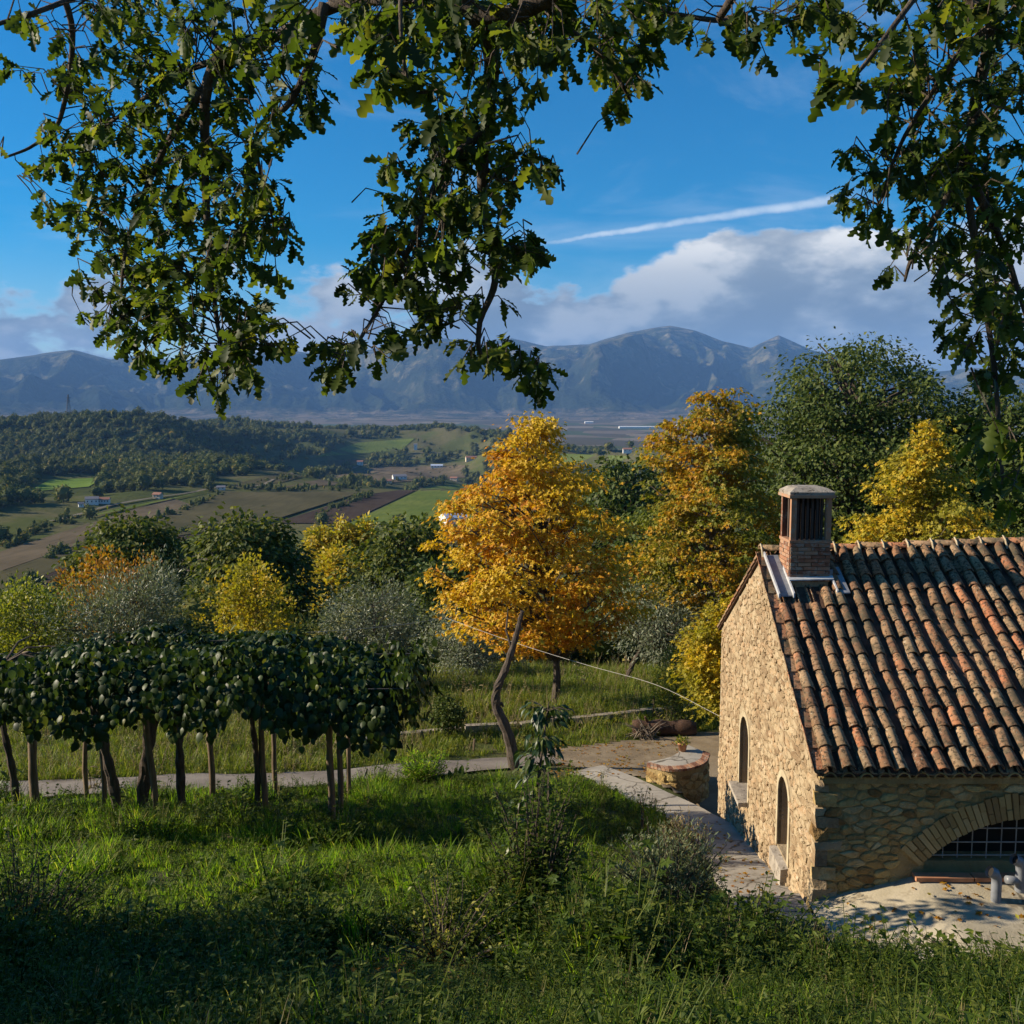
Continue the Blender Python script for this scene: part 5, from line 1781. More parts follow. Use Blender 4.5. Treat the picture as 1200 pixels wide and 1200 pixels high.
# leaning bare trunk
pts = []
for px, py in [(603, 900), (601, 885), (596, 862), (588, 842), (581, 826), (583, 806), (592, 785), (600, 762), (606, 740), (609, 728), (612, 716)]:
    a = ray(px, py)
    pts.append(Vector((a[0] * 25, 25.0, CZ + a[1] * 25)))
t = thing('bare_trunk', 'crooked leaning bare trunk in front of the bright yellow tree', 'tree', (pts[0].x, 25, h1(pts[0].x, 25)))
pts[0].z = h1(pts[0].x, 25) - .2
mb = MB().tube(bez(pts, 4), [.17 - .12 * i / 40 + .012 * math.sin(i * 1.9) for i in range(41)], 9)
mb.build('trunk', bark, t)
MB().tube([pts[4] + Vector((.02, 0, 0)), pts[4] + Vector((.16, .03, .02)), pts[4] + Vector((.2, .03, -.06))], [.07, .05, .03], 7).build('stub', bark, t)
MB().tube([pts[7], pts[7] + Vector((-.15, .1, .5)), pts[7] + Vector((-.1, .1, 1.1))], [.04, .03, .015], 6).build('branch', bark, t)

# ------------------------------------------------------------------ kiwi pergola
pg_t = thing('pergola', 'timber post and wire pergola carrying the kiwi vines', 'pergola', (-5, 17.5, h1(-5, 17.5)))


def upright(px, pyb, top_z, r_, lean, name, mat, parent, wob=.02, Yd=None):
    b = hit(px, pyb, 12, 30)
    if Yd:
        b = Vector((ray(px, pyb)[0] * Yd, Yd, h1(ray(px, pyb)[0] * Yd, Yd)))
    P_ = [b + Vector((lean * f + RNG.normal() * wob * (0 < f < 1), RNG.normal() * wob * (0 < f < 1), -.25 * (f == 0) + (top_z - b.z) * f)) for f in (0, .2, .4, .6, .8, 1)]
    V_, F_ = tube(bez(P_, 2), [r_ * (1.1 - .2 * i / 10) * (1 + .08 * math.sin(i * 2.3 + px)) for i in range(11)], 8)
    return obj(name, V_, F_, mat, parent, True), b


KTOP = 1.40
for px, py, r_, ln in [(42, 945, .085, -.04), (103, 938, .05, 0), (122, 945, .05, .02), (182, 955, .065, -.12), (249, 938, .065, 0), (312, 950, .06, -.1), (324, 935, .055, -.14), (389, 962, .07, -.05), (399, 950, .06, 0), (409, 935, .05, 0), (-60, 950, .07, 0)]:
    upright(px, py, KTOP, r_, ln, 'post', post_wood, pg_t)
for yy in (17.6, 18.8, 20.2):
    MB().tube([(-11, yy, KTOP), (-6, yy, KTOP - .04), (-1.9, yy, KTOP)], .008, 5).build('wire', iron, pg_t)
for xx in (-9.5, -7.3, -5.2, -3.2):
    MB().tube([(xx, 17.5, KTOP + .01), (xx, 20.4, KTOP + .02)], .03, 6).build('beam', post_wood, pg_t)

vines = []
for k, (px, py, r_, ln, lb) in enumerate([(165, 950, .13, .5, 'kiwi vine with the thickest twisted stem under the pergola'), (140, 953, .10, -.55, 'kiwi vine leaning left beside the thickest stem'), (213, 948, .085, .0, 'kiwi vine with a straight shaggy stem in the pergola middle'),
                                         (302, 950, .07, -.02, 'kiwi vine with a slim dark stem among three posts'), (20, 955, .08, -.2, 'kiwi vine at the left end of the pergola')]):
    b = hit(px, py, 12, 30)
    t = thing('kiwi_vine', lb, 'vine', b, 'kiwi vines on the pergola')
    mb = MB()
    for q in range(2 if k < 3 else 1):
        P_ = [b + Vector((ln * f + .09 * math.sin(f * 7 + q * 3) * f, .09 * math.cos(f * 7 + q * 3) * f, -.2 * (f == 0) + (KTOP - b.z) * f)) for f in (0, .15, .3, .45, .6, .8, 1)]
        mb.tube(bez(P_, 3), [r_ * (1 - .35 * i / 18) * (1 + .15 * math.sin(i * 2.1 + q)) for i in range(19)], 8)
    P0 = P_[-1]
    for q in range(7):
        a = RNG.uniform(0, 6.28)
        e = P0 + Vector((math.cos(a) * .9, math.sin(a) * .9, RNG.uniform(.0, .4)))
        mb.tube([P0, P0.lerp(e, .5) + Vector((0, 0, .15)), e], [.03, .022, .01], 5, False)
    mb.build('stem', bark, t)
    vines.append((t, P0))

# the leaf roof: a bumpy sheet with a hanging skirt, leaves like loose shingles
nL = 8500
kx = RNG.uniform(-10.8, -2.1, nL)
ky = RNG.uniform(17.3, 20.9, nL)
side = RNG.uniform(size=nL)
xe = np.clip((-2.1 - kx) / 1.3, 0, 1)
top = 1.50 + 0.42 * fbm(kx * .8, ky * .9, 3, 71) - .15 + 0.52 * np.sin(np.clip((kx + 11) / 9.2, 0, 1) * math.pi) - .55 * (1 - xe) ** 2
edge = np.minimum(np.minimum(ky - 17.3, 20.9 - ky) / .9, 1)
dome = -.45 * (1 - edge) ** 2
kz = top + dome
hang = RNG.uniform(size=nL) < .50                     # front, back and end skirts
fs = RNG.uniform(size=nL)
sr = RNG.uniform(size=nL) ** .8
sq = sr * math.pi / 2
ky = np.where(hang & (fs < .62), 18.25 - 1.25 * np.sin(sq) + RNG.normal(size=nL) * .12 + .35 * fbm(kx * 1.1, kx * 0, 2, 5), ky)
ky = np.where(hang & (fs >= .86), 20.9 + RNG.normal(size=nL) * .2, ky)
endm = hang & (fs >= .62) & (fs < .86)
sqe = side ** .8 * math.pi / 2
kx = np.where(endm, -3.2 + 1.35 * np.sin(sqe) + RNG.normal(size=nL) * .12 + .3 * fbm(ky * 1.2, ky * 0, 2, 6), kx)
drop = 1.15 * RNG.uniform(size=nL) ** 1.0 * np.clip(0.62 + .95 * fbm(kx * 1.1, ky * 1.1, 3, 44), .15, 1.2)
kz = np.where(hang, top - .25 - drop, kz)
frontm = hang & (fs < .62)
kz = np.where(frontm, top - 1.2 * (1 - np.cos(sq)) * np.clip(.60 + .55 * fbm(kx * 1.3, kx * 0 + 3, 3, 44) + .18 * np.max([np.exp(-((kx - c_) / .55) ** 2) for c_ in (-10.2, -8.7, -7.1, -5.7, -4.3, -2.7)], axis=0), .3, 1.3) + RNG.normal(size=nL) * .06, kz)
under = (~hang) & (RNG.uniform(size=nL) < .3)
kz = np.where(under, top - RNG.uniform(.1, .6, nL), kz)
kp = np.stack([kx, ky, kz], 1)
outn = np.stack([np.where(endm, 1.0, .1 * RNG.normal(size=nL)), np.where(hang & ~endm, np.where(ky < 19, -1.0, 1.0), 0), np.where(hang, .45, 1.0)], 1)
slope = np.stack([np.cos(RNG.uniform(0, 6.28, nL)), np.sin(RNG.uniform(0, 6.28, nL)) - .3, np.full(nL, -.45)], 1)
kz = np.where(endm, top - 1.15 * (1 - np.cos(sqe)) * np.clip(.75 + .8 * fbm(ky * 1.3, ky * 0 + 8, 3, 45), .3, 1.25) + RNG.normal(size=nL) * .06, kz)
outn[:, 0] = np.where(endm, np.sin(sqe), outn[:, 0])
outn[:, 2] = np.where(endm, .3 + np.cos(sqe), outn[:, 2])
outn[:, 1] = np.where(frontm, -np.sin(sq), outn[:, 1])
outn[:, 2] = np.where(frontm, .35 + np.cos(sq), outn[:, 2])
ax = np.where(hang[:, None], np.array([0, 0, -1.0]) + outn * np.array([.5, .5, 0]) + RNG.normal(size=(nL, 3)) * .35, slope)
nm = outn + RNG.normal(size=(nL, 3)) * .42
Rk = frames(ax, nm)
Sk = RNG.uniform(.09, .19, nL)
vis = Sk * np.where(hang & (ky < 19), 2.0, np.where(under, .3, 1.0)) / ky
big = np.argsort(-vis)[:290]
rest = np.setdiff1d(np.arange(nL), big)
vx = np.array([v[1].x for v in vines])
own = np.argmin(np.abs(kx[:, None] - (vx - np.array([0, 0, 0, -.8, 0]))[None]), 1)
kme = make_mesh('leaf', LEAF_KIWI[0], LEAF_KIWI[1], kiwi_leaf, True)
for i in big:
    Mx = Matrix(Rk[i] * Sk[i]).to_4x4()
    Mx.translation = kp[i]
    inst('leaf', kme, Mx, vines[own[i]][0])
for k, (t, _) in enumerate(vines):
    s = rest[own[rest] == k]
    V_, F_ = scatter(LEAF_KIWI, kp[s], Rk[s], Sk[s])
    obj('foliage', V_, F_, kiwi_leaf, t, True, kind='stuff')

# ------------------------------------------------------------------ meadow, weeds and field
def blades(n, hmin, hmax, spread, wd, seed, bend=.5, mat=0):
    rg_ = np.random.default_rng(seed)
    V_, F_ = [], []
    for i in range(n):
        a, r0 = rg_.uniform(0, 6.28), spread * rg_.uniform() ** .6
        bx, by = r0 * math.cos(a), r0 * math.sin(a)
        hh = rg_.uniform(hmin, hmax)
        a2 = a + rg_.normal() * .8
        dx, dy = math.cos(a2), math.sin(a2)
        px_, py_ = -dy * wd, dx * wd
        b = bend * rg_.uniform(.3, 1.2) * hh
        k = len(V_)
        for f, w_ in ((0, 1), (.5, .8), (.85, .45)):
            o_ = b * f * f
            V_ += [(bx + dx * o_ - px_ * w_, by + dy * o_ - py_ * w_, hh * f * (1 - .12 * f)), (bx + dx * o_ + px_ * w_, by + dy * o_ + py_ * w_, hh * f * (1 - .12 * f))]
        V_.append((bx + dx * b, by + dy * b, hh * .86))
        F_ += [(k, k + 1, k + 3, k + 2), (k + 2, k + 3, k + 5, k + 4), (k + 4, k + 5, k + 6)]
    return np.array(V_), F_, [mat] * len(F_)


def weed(nst, hh, lsz, per, T, seed, spread=.16, mat=0, upright_=.3):
    rg_ = np.random.default_rng(seed)
    pos, ax, nm, sz = [], [], [], []
    mbw = MB()
    for s_ in range(nst):
        a, r0 = rg_.uniform(0, 6.28), spread * rg_.uniform() ** .5
        b = Vector((r0 * math.cos(a), r0 * math.sin(a), 0))
        h_ = hh * rg_.uniform(.5, 1.15)
        e = b + Vector((math.cos(a) * h_ * .35 + rg_.normal() * .05, math.sin(a) * h_ * .35 + rg_.normal() * .05, h_))
        mbw.tube([b, b.lerp(e, .5) + Vector((0, 0, h_ * .06)), e], [.006, .005, .002], 3, False)
        for i in range(per):
            f = (i + .5) / per
            q = b.lerp(e, f)
            la = rg_.uniform(0, 6.28)
            pos.append(q)
            ax.append((math.cos(la), math.sin(la), upright_ + rg_.normal() * .3))
            nm.append((rg_.normal() * .3, rg_.normal() * .3, 1))
            sz.append(lsz * rg_.uniform(.6, 1.2) * (1.15 - .6 * f))
    V_, F_ = scatter(T, np.array([tuple(p_) for p_ in pos]), frames(np.array(ax), np.array(nm)), np.array(sz))
    sv = np.concatenate(mbw.V)
    F2 = [list(f) for f in F_] + [[i + len(V_) for i in f] for f in mbw.F]
    return np.concatenate([V_, sv]), F2, [mat] * len(F2)


NAR = LEAF_NARROW
OVA = tri_leaf(.26, .15, .3)
protos = [blades(26, .12, .30, .14, .006, 1, .6, 0), blades(22, .22, .48, .12, .006, 2, .55, 0), weed(7, .26, .10, 8, OVA, 3, .15, 1), weed(5, .42, .085, 11, OVA, 4, .12, 1),
          weed(9, .17, .075, 7, tri_leaf(.4, .1, .2), 5, .2, 1), blades(9, .35, .7, .10, .003, 6, .35, 2), weed(6, .55, .12, 9, LEAF_LONG, 7, .14, 1, .5), weed(8, .34, .05, 16, NAR, 8, .12, 1, .6), blades(30, .05, .14, .2, .007, 9, .7, 0),
          weed(7, .16, .26, 2, tmpl([(.02, 0), (.14, .2), (.2, .5), (.13, .8), (.01, 1)], .35, .3), 10, .1, 1, .7), weed(4, .62, .15, 8, LEAF_MAPLE, 11, .2, 1, .2)]
n = 33000
mx_ = RNG.uniform(-13, 9, n)
my_ = 5.6 + (23.5 - 5.6) * RNG.uniform(size=n) ** 1.15
dpx = np.interp(my_, PATH_Y, PATH_X)
ok = (mx_ < np.where(my_ < 12.4, 99, dpx - .98))
ok &= ~((my_ > 10.6) & (mx_ > 3.3) & (my_ < 13.4))
ok &= ~((my_ > 12.3) & (mx_ > 4.0))
road_y = np.interp(mx_, [-20, -11, -5, -1.3, 1.2, 2.2], [21.6, 22.5, 23.7, 25.2, 26, 24.6])
ok &= my_ < road_y - 1.05 + .3 * fbm(mx_ * .8, my_, 2, 4)
ok &= (fbm(mx_ * .75 + 4, my_ * .75, 3, 23) > -.28) | (RNG.uniform(size=n) < .25)
# a trodden bare patch
ok &= ~((np.hypot((mx_ + 1.35) / 1.35, (my_ - 9.9) / 1.25) < 1 + .3 * fbm(mx_ * 2, my_ * 2, 2, 6)) & (RNG.uniform(size=n) < .85))
mx_, my_ = mx_[ok], my_[ok]
zone = fbm(mx_ * .55, my_ * .55, 3, 12)
z2 = fbm(mx_ * .9 + 9, my_ * .9, 3, 14)
pid = np.empty(len(mx_), int)
for i in range(len(mx_)):
    near_ = my_[i] < 11.3
    if 11.3 < my_[i] < 16.8 and mx_[i] < 2.2 and z2[i] < .35:
        pid[i] = RNG.choice(11, p=[.30, .05, .10, .02, .24, .01, 0, .02, .22, .04, 0])
        continue
    if near_:
        p_ = [.08, .05, .17, .17, .12, .03, .16, .10, .04, .08, .08]
    elif zone[i] > .08:
        p_ = [.18, .06, .22, .12, .20, .02, .02, .05, .095, .05, .02]
    else:
        p_ = [.38, .16, .08, .03, .12, .03, .01, .05, .14, .03, .01]
    pid[i] = RNG.choice(11, p=np.array(p_) / sum(p_))
pid = np.where((pid == 10) & (my_ < 9.6), 3, pid)
scl = RNG.uniform(.7, 1.35, len(mx_)) * np.where(my_ < 9.3, .75, 1) * (1 + .7 * np.clip(z2, -.6, 1)) * np.where((my_ > 17.5), .8, 1) * np.where((my_ > 11.3) & (my_ < 16.8) & (z2 < .35), .78, 1)
rot = np.stack([RNG.normal(size=len(mx_)) * .12, RNG.normal(size=len(mx_)) * .12, RNG.uniform(0, 6.28, len(mx_))], 1)
scatter_stuff('meadow_grass', protos, np.stack([mx_, my_, H(mx_, my_) - .02], 1), rot, scl, pid, [grass_mat, weed_mat, dry_mat], 'lush weeds and grass covering the bank below the oak')

protos = [blades(24, .18, .42, .22, .010, 21, .5, 0), blades(18, .35, .75, .2, .008, 22, .4, 0), weed(7, .4, .12, 9, OVA, 23, .2, 1), blades(10, .5, 1.0, .15, .006, 24, .3, 2), blades(34, .06, .16, .3, .012, 25, .6, 0), weed(5, .9, .12, 12, NAR, 26, .2, 2, .6)]
n = 21000
fx = RNG.uniform(-22, 15, n)
fy = 22.6 + (60 - 22.6) * RNG.uniform(size=n) ** 1.5
road_y = np.interp(fx, [-34, -20, -11, -5, -1.3, 1.2], [20.6, 21.6, 22.5, 23.7, 25.2, 26.4])
ok = fy > road_y + 1.0 + .3 * fbm(fx, fy, 2, 9)
ok &= ~in_poly(fx, fy, PATIO)
ok &= ~((fx > 4.4) & (fy < 29.3))
fx, fy = fx[ok], fy[ok]
zz = fbm(fx * .3, fy * .22, 3, 17)
pid = np.array([RNG.choice(6, p=(lambda a_: np.array(a_) / sum(a_))([.4, .12, .10, .02, .33, .03] if q > 31 or zq < -.15 else [.36, .14, .17, .05, .22, .06])) for q, zq in zip(fy, zz)])
pid = np.where((fy > 26) & (fy < 28.5) & (zz < .1), np.where(pid == 1, 0, pid), pid)
scl = RNG.uniform(.55, 1.05, len(fx)) * (1 + .45 * zz)
rot = np.stack([RNG.normal(size=len(fx)) * .1, RNG.normal(size=len(fx)) * .1, RNG.uniform(0, 6.28, len(fx))], 1)
scatter_stuff('field_grass', protos, np.stack([fx, fy, H(fx, fy) - .02], 1), rot, scl, pid, [field_grass, lime_leaf, dry_mat], 'rough sunlit grass and dry stalks of the garden field')

# thicket on the slope below the garden: shrubs nobody could count
n = 900
sy = 50 + 90 * RNG.uniform(size=n) ** 1.2
sx_ = sy * RNG.uniform(-.62, .42, n)
sc_ = RNG.uniform(.28, .62, n) * (1 + (sy - 50) / 120)
scatter_stuff('thicket', [far_tree_proto(8, 4.2, 900, 11, .32), far_tree_proto(6, 4.0, 800, 12, .32), far_tree_proto(4, 3.2, 600, 13, .36)], np.stack([sx_, sy, H(sx_, sy) - .3], 1), np.stack([0 * sx_, 0 * sx_, RNG.uniform(0, 6.28, n)], 1), sc_, RNG.choice(3, n), [far_tree_mat, bark], 'dense shrub thicket on the slope below the garden')

# ------------------------------------------------------------------ single plants of the foreground
def shrub(name, label, x, y, h_, rad, mat, T, lsz, nst, per, seed, up=.3, cat='shrub', group=None, spread=None):
    t_ = thing(name, label, cat, (x, y, h1(x, y)), group)
    rg_ = np.random.default_rng(seed)
    mbs = MB()
    pos, ax, nm, sz = [], [], [], []
    for s_ in range(nst):
        a, f0 = rg_.uniform(0, 6.28), rg_.uniform() ** .5
        b = Vector((x + math.cos(a) * rad * .3 * f0, y + math.sin(a) * rad * .3 * f0, h1(x, y) - .05))
        hs_ = h_ * rg_.uniform(.3, 1.15) * (1 - .25 * f0 ** 2)
        e = b + Vector((math.cos(a) * rad * f0 + rg_.normal() * .06, math.sin(a) * rad * f0 + rg_.normal() * .06, hs_))
        P_ = bez([b, b.lerp(e, .5) + Vector((rg_.normal() * .05, rg_.normal() * .05, hs_ * .1)), e], 4)
        mbs.tube(P_, [.012 * (1 - .8 * i / 8) + .002 for i in range(9)], 4, False)
        for i in range(per):
            f = rg_.uniform(.12, 1)
            q = P_[min(int(f * 8), 7)].lerp(P_[min(int(f * 8) + 1, 8)], f * 8 % 1)
            la = rg_.uniform(0, 6.28)
            d_ = Vector((math.cos(la), math.sin(la), up + rg_.normal() * .35))
            pos.append(q + d_ * lsz * .3 + Vector(rg_.normal(size=3)) * .03)
            ax.append(d_)
            nm.append((rg_.normal() * .45, rg_.normal() * .45, 1))
            sz.append(lsz * rg_.uniform(.6, 1.25))
    V_, F_ = scatter(T, np.array([tuple(p_) for p_ in pos]), frames(np.array([tuple(q) for q in ax]), np.array(nm)), np.array(sz))
    obj('foliage', V_, F_, mat, t_)
    mbs.build('stems', bark, t_, kind='stuff')
    return t_


def at(px, py):
    p_ = hit(px, py, 5, 60)
    return p_.x, p_.y


shrub('shrub', 'dense dark shrub round the foot of the young cherry tree', ray(628, 1000)[0] * 11.9, 11.9, 1.75, .5, weed_mat, OVA, .085, 90, 40, 201, .2)
shrub('shrub', 'weedy shrub with yellowing leaves left of the young cherry tree', *at(520, 1120), .75, .7, lime_leaf, OVA, .06, 46, 26, 202, .2)
shrub('shrub', 'dark small leaved shrub in shade at the left edge of the meadow', *at(25, 1105), 1.25, .8, weed_mat, OVA, .06, 80, 40, 203, .3)
shrub('lavender', 'tall pale lavender clump with grey green stalks beside the path', 2.2, 12.9, 1.05, .65, sage_mat, NAR, .085, 190, 44, 204, 1.2, 'plant')
shrub('lavender', 'dark lavender bush at the near corner of the house', 3.35, 10.9, .4, .5, sage_mat, NAR, .075, 110, 36, 205, 1.2, 'plant')
shrub('lavender', 'lavender bush in front of the left end of the concrete apron', 4.35, 10.4, .36, .5, sage_mat, NAR, .075, 100, 36, 206, 1.2, 'plant')
shrub('shrub', 'broad leaved shrub in front of the concrete apron below the pipes', 5.35, 10.35, .42, .7, weed_mat, OVA, .10, 60, 24, 207, .4)
shrub('shrub', 'low leafy shrub at the right frame corner', 5.95, 10.2, .6, .5, lime_leaf, OVA, .11, 26, 14, 208, .5)
shrub('shrub', 'leafy weed clump just left of the apron corner bush', 2.7, 10.6, .5, .7, weed_mat, OVA, .09, 60, 26, 209, .3)
shrub('reed_grass', 'dry pale grass clump on the edge of the path', *at(800, 1010), .9, .35, dry_mat, NAR, .08, 60, 14, 210, 1.5, 'grass clump')
shrub('dry_weed', 'bare pale dry weed stalk in the shaded meadow', *at(545, 985), .62, .35, dry_mat, NAR, .03, 7, 5, 211, .8, 'weed')
shrub('shrub', 'bright grassy bush behind the leaning trunk beside the road', *at(495, 915), .7, .55, grass_mat, NAR, .12, 110, 26, 212, .8)
shrub('chestnut_sprout', 'large leaved sprout cut by the left frame edge before the pergola', *at(2, 955), 1.1, .4, cherry_leaf, LEAF_LONG, .22, 9, 9, 213, -.4, 'plant')
shrub('dry_weed', 'thin tall weed with dry heads left of the curved wall', *at(752, 985), 1.0, .18, rust_leaf, NAR, .05, 6, 14, 214, .6, 'weed')
for k, (px, py) in enumerate([(470, 838), (455, 845), (560, 828), (735, 800), (680, 805), (400, 880), (110, 925)]):
    shrub('dry_stalk', ['dry maize stalk left in the field', 'second dry stalk beside the maize stalk', 'thin dry stalk right of the small round bush', 'dry seed stalk under the grey olive', 'dry seed stalk right of the yellow tree trunk', 'bare sapling between pergola end and road', 'thin sapling beside the road behind the pergola'][k],
          *at(px, py), [1.7, 1.5, 1.2, 1.3, 1.2, 1.2, 1.0][k], .25, dry_mat, LEAF_LONG, .16, 4, 8, 220 + k, .2, 'weed', 'dry stalks in the garden field')

# young cherry tree tied to a stake
cx, cy = at(628, 1075)
cy = 12.6
cx = ray(625, 1000)[0] * cy
cz = h1(cx, cy)
t = thing('cherry_tree', 'slim young cherry tree with drooping leaves tied to a stake', 'tree', (cx, cy, cz))
tip = CZ + ray(640, 822)[1] * cy
P_ = bez([(cx, cy, cz - .1), (cx - .02, cy, cz + .7), (cx + .05, cy + .02, cz + 1.4), (cx + .12, cy, cz + 2.0), (cx + .20, cy, tip)], 5)
mb = MB().tube(P_, [.035 - .028 * i / 20 for i in range(21)], 7)
pos, axs = [], []
for i in range(120):
    f = RNG.choice([RNG.uniform(.93, 1.0), RNG.uniform(.62, .86), RNG.uniform(.25, .62)], p=[.3, .38, .32])
    q = P_[min(int(f * 20), 20)]
    a = RNG.uniform(0, 6.28)
    lb = (.10 + .34 * RNG.uniform()) * (1.1 - .35 * f)
    e = q + Vector((math.cos(a) * lb, math.sin(a) * lb, .10 * RNG.uniform()))
    if i % 4 == 0:
        mb.tube([q, q.lerp(e, .5) + Vector((0, 0, .04)), e], [.007, .005, .003], 4, False)
    for j in range(3):
        pos.append(q.lerp(e, RNG.uniform(.4, 1)))
        axs.append((math.cos(a) + RNG.normal() * .5, math.sin(a) + RNG.normal() * .5, -.55 + RNG.normal() * .3))
mb.build('trunk', bark, t)
pos, axs = np.array([tuple(q) for q in pos]), np.array(axs)
Rl = frames(axs, RNG.normal(size=pos.shape) * .3 + np.array([0, 0, 1]))
Sl = RNG.uniform(.10, .18, len(pos))
cme = make_mesh('leaf', LEAF_LONG[0] * np.array([1.25, 1, 1]), LEAF_LONG[1], cherry_leaf, True)
for i in np.argsort(-Sl)[:280]:
    Mx = Matrix(Rl[i] * Sl[i]).to_4x4()
    Mx.translation = pos[i]
    inst('leaf', cme, Mx, t)
s = np.argsort(-Sl)[280:]
V_, F_ = scatter((LEAF_LONG[0] * np.array([1.25, 1, 1]), LEAF_LONG[1]), pos[s], Rl[s], Sl[s])
obj('foliage', V_, F_, cherry_leaf, t, kind='stuff')
t = thing('stake', 'pale wooden stake supporting the young cherry tree', 'stake', (cx - .1, cy - .08, cz))
MB().tube([(cx - .10, cy - .08, cz - .3), (cx - .07, cy - .06, cz + 1.25)], [.028, .024], 8).build('stake_pole', post_wood, t)
MB().tube([(cx - .10, cy - .09, cz + .95), (cx + .03, cy - .06, cz + 1.0), (cx + .05, cy + .05, cz + .97), (cx - .06, cy + .0, cz + .95), (cx - .10, cy - .09, cz + .95)], .008, 5).build('tie', iron, t)

# ------------------------------------------------------------------ small things of the yard
# flower pot on the curved wall
pb = Vector((4.30, 24.0, ZT + .045))
t = thing('flower_pot', 'terracotta pot with a small green plant on the curved wall', 'flower pot', pb)
V_, F_ = [], []
prof = [(.085, 0), (.125, .17), (.145, .17), (.148, .215), (.125, .215), (.118, .18)]
k = 14
for r_, z_ in prof:
    for j in range(k):
        V_.append((pb.x + r_ * math.cos(6.2832 * j / k), pb.y + r_ * math.sin(6.2832 * j / k), pb.z + z_))
for i in range(len(prof) - 1):
    for j in range(k):
        F_.append((i * k + j, i * k + (j + 1) % k, (i + 1) * k + (j + 1) % k, (i + 1) * k + j))
F_ += [tuple(range(k - 1, -1, -1)), tuple((len(prof) - 1) * k + j for j in range(k))]
obj('pot', V_, F_, terracotta, t, True)
n = 170
u = RNG.normal(size=(n, 3))
u[:, 2] = np.abs(u[:, 2])
u /= np.linalg.norm(u, axis=1, keepdims=True)
V_, F_ = scatter(OVA, np.array(pb + Vector((0, 0, .2))) + u * np.array([.2, .2, .16]) * RNG.uniform(.3, 1, (n, 1)), frames(u + RNG.normal(size=(n, 3)) * .4, u + np.array([0, 0, .8])), RNG.uniform(.05, .09, n))
obj('plant', V_, F_, lime_leaf, t)

# log, kerb stones and stakes beyond the yard
p = hit(778, 862, 15, 60)
t = thing('log', 'dark fallen log lying at the back edge of the yard', 'log', p)
P_ = [p + Vector((-.95, .05, .22)), p + Vector((-.4, 0, .24)), p + Vector((.2, -.03, .25)), p + Vector((.95, -.05, .24))]
MB().tube(bez(P_, 4), [.23 + .03 * math.sin(i * 1.4) for i in range(13)], 11).build('log_body', log_wood, t, True)
MB().tube([p + Vector((-.5, 0, .4)), p + Vector((-.6, -.1, .62))], [.06, .03], 6).build('stub', log_wood, t)
kerb_px = [(418, 873), (470, 866), (545, 858), (610, 853), (668, 848), (722, 842), (770, 837), (818, 832)]
kp_ = [hit(a, b, 15, 60) for a, b in kerb_px]
kb = thing('garden_kerb', 'broken line of low pale kerb stones across the sunlit field', 'kerb', kp_[3])
for i in range(len(kp_) - 1):
    a, b = kp_[i], kp_[i + 1]
    m_ = max(1, int((b - a).length / 1.0))
    for j in range(m_):
        if (i * 5 + j) % 4 == 3 and i < 3:
            continue
        q0, q1 = a.lerp(b, j / m_), a.lerp(b, (j + .93) / m_)
        c_ = (q0 + q1) / 2
        MB().box((c_.x, c_.y, h1(c_.x, c_.y) + .08), ((q1 - q0).length, .22, .26), math.atan2(q1.y - q0.y, q1.x - q0.x) + RNG.normal() * .03).build('kerb_stone', grey_stone, kb)
for px, py, hh, lb in [(765, 842, .75, 'taller grey stake by the kerb stones left of the house'), (780, 834, .4, 'short grey stake right of the taller one'), (555, 880, .35, 'short stake beside the leaning bare trunk'), (400, 868, .9, 'thin stake behind the right end of the pergola')]:
    q = hit(px, py, 15, 60)
    t = thing('stake', lb, 'stake', q, 'stakes in the garden field')
    MB().tube([q + Vector((0, 0, -.2)), q + Vector((.01, 0, hh * .5)), q + Vector((.03, 0, hh))], [.035, .033, .03], 7).build('stake_pole', post_wood, t)
t = thing('brushwood', 'heap of dry prunings beside the fallen log', 'brushwood heap', hit(758, 866, 15, 60))
mb = MB()
b = org(t)
for i in range(34):
    a = RNG.uniform(0, 6.28)
    e = b + Vector((math.cos(a) * RNG.uniform(.3, .8), math.sin(a) * .4, RNG.uniform(.1, .6)))
    mb.tube([b + Vector((RNG.normal() * .25, RNG.normal() * .15, 0)), b.lerp(e, .6) + Vector((0, 0, .1)), e], [.018, .013, .006], 4, False)
mb.build('twigs', pale_bark, t, kind='stuff')

# pale cable from the far house corner to the trees
t = thing('cable', 'pale sagging cable running from the house corner to the trees on the left', 'cable', G(8.3, -.35, .05))


def pxp(px, py, Y_):
    a = ray(px, py)
    return Vector((a[0] * Y_, Y_, CZ + a[1] * Y_))


c1 = [G(8.3, -.30, .05), pxp(770, 803, 22.8), pxp(690, 780, 24.5), pxp(606, 754, 26.5), pxp(522, 724, 29)]
c2 = [pxp(522, 724, 29), pxp(470, 732, 28), pxp(420, 737, 27), pxp(360, 741, 26)]
MB().tube(bez(c1, 6), .005, 5).build('cable_span', cable_mat, t)
MB().tube(bez(c2, 6), .005, 5).build('cable_span', cable_mat, t)

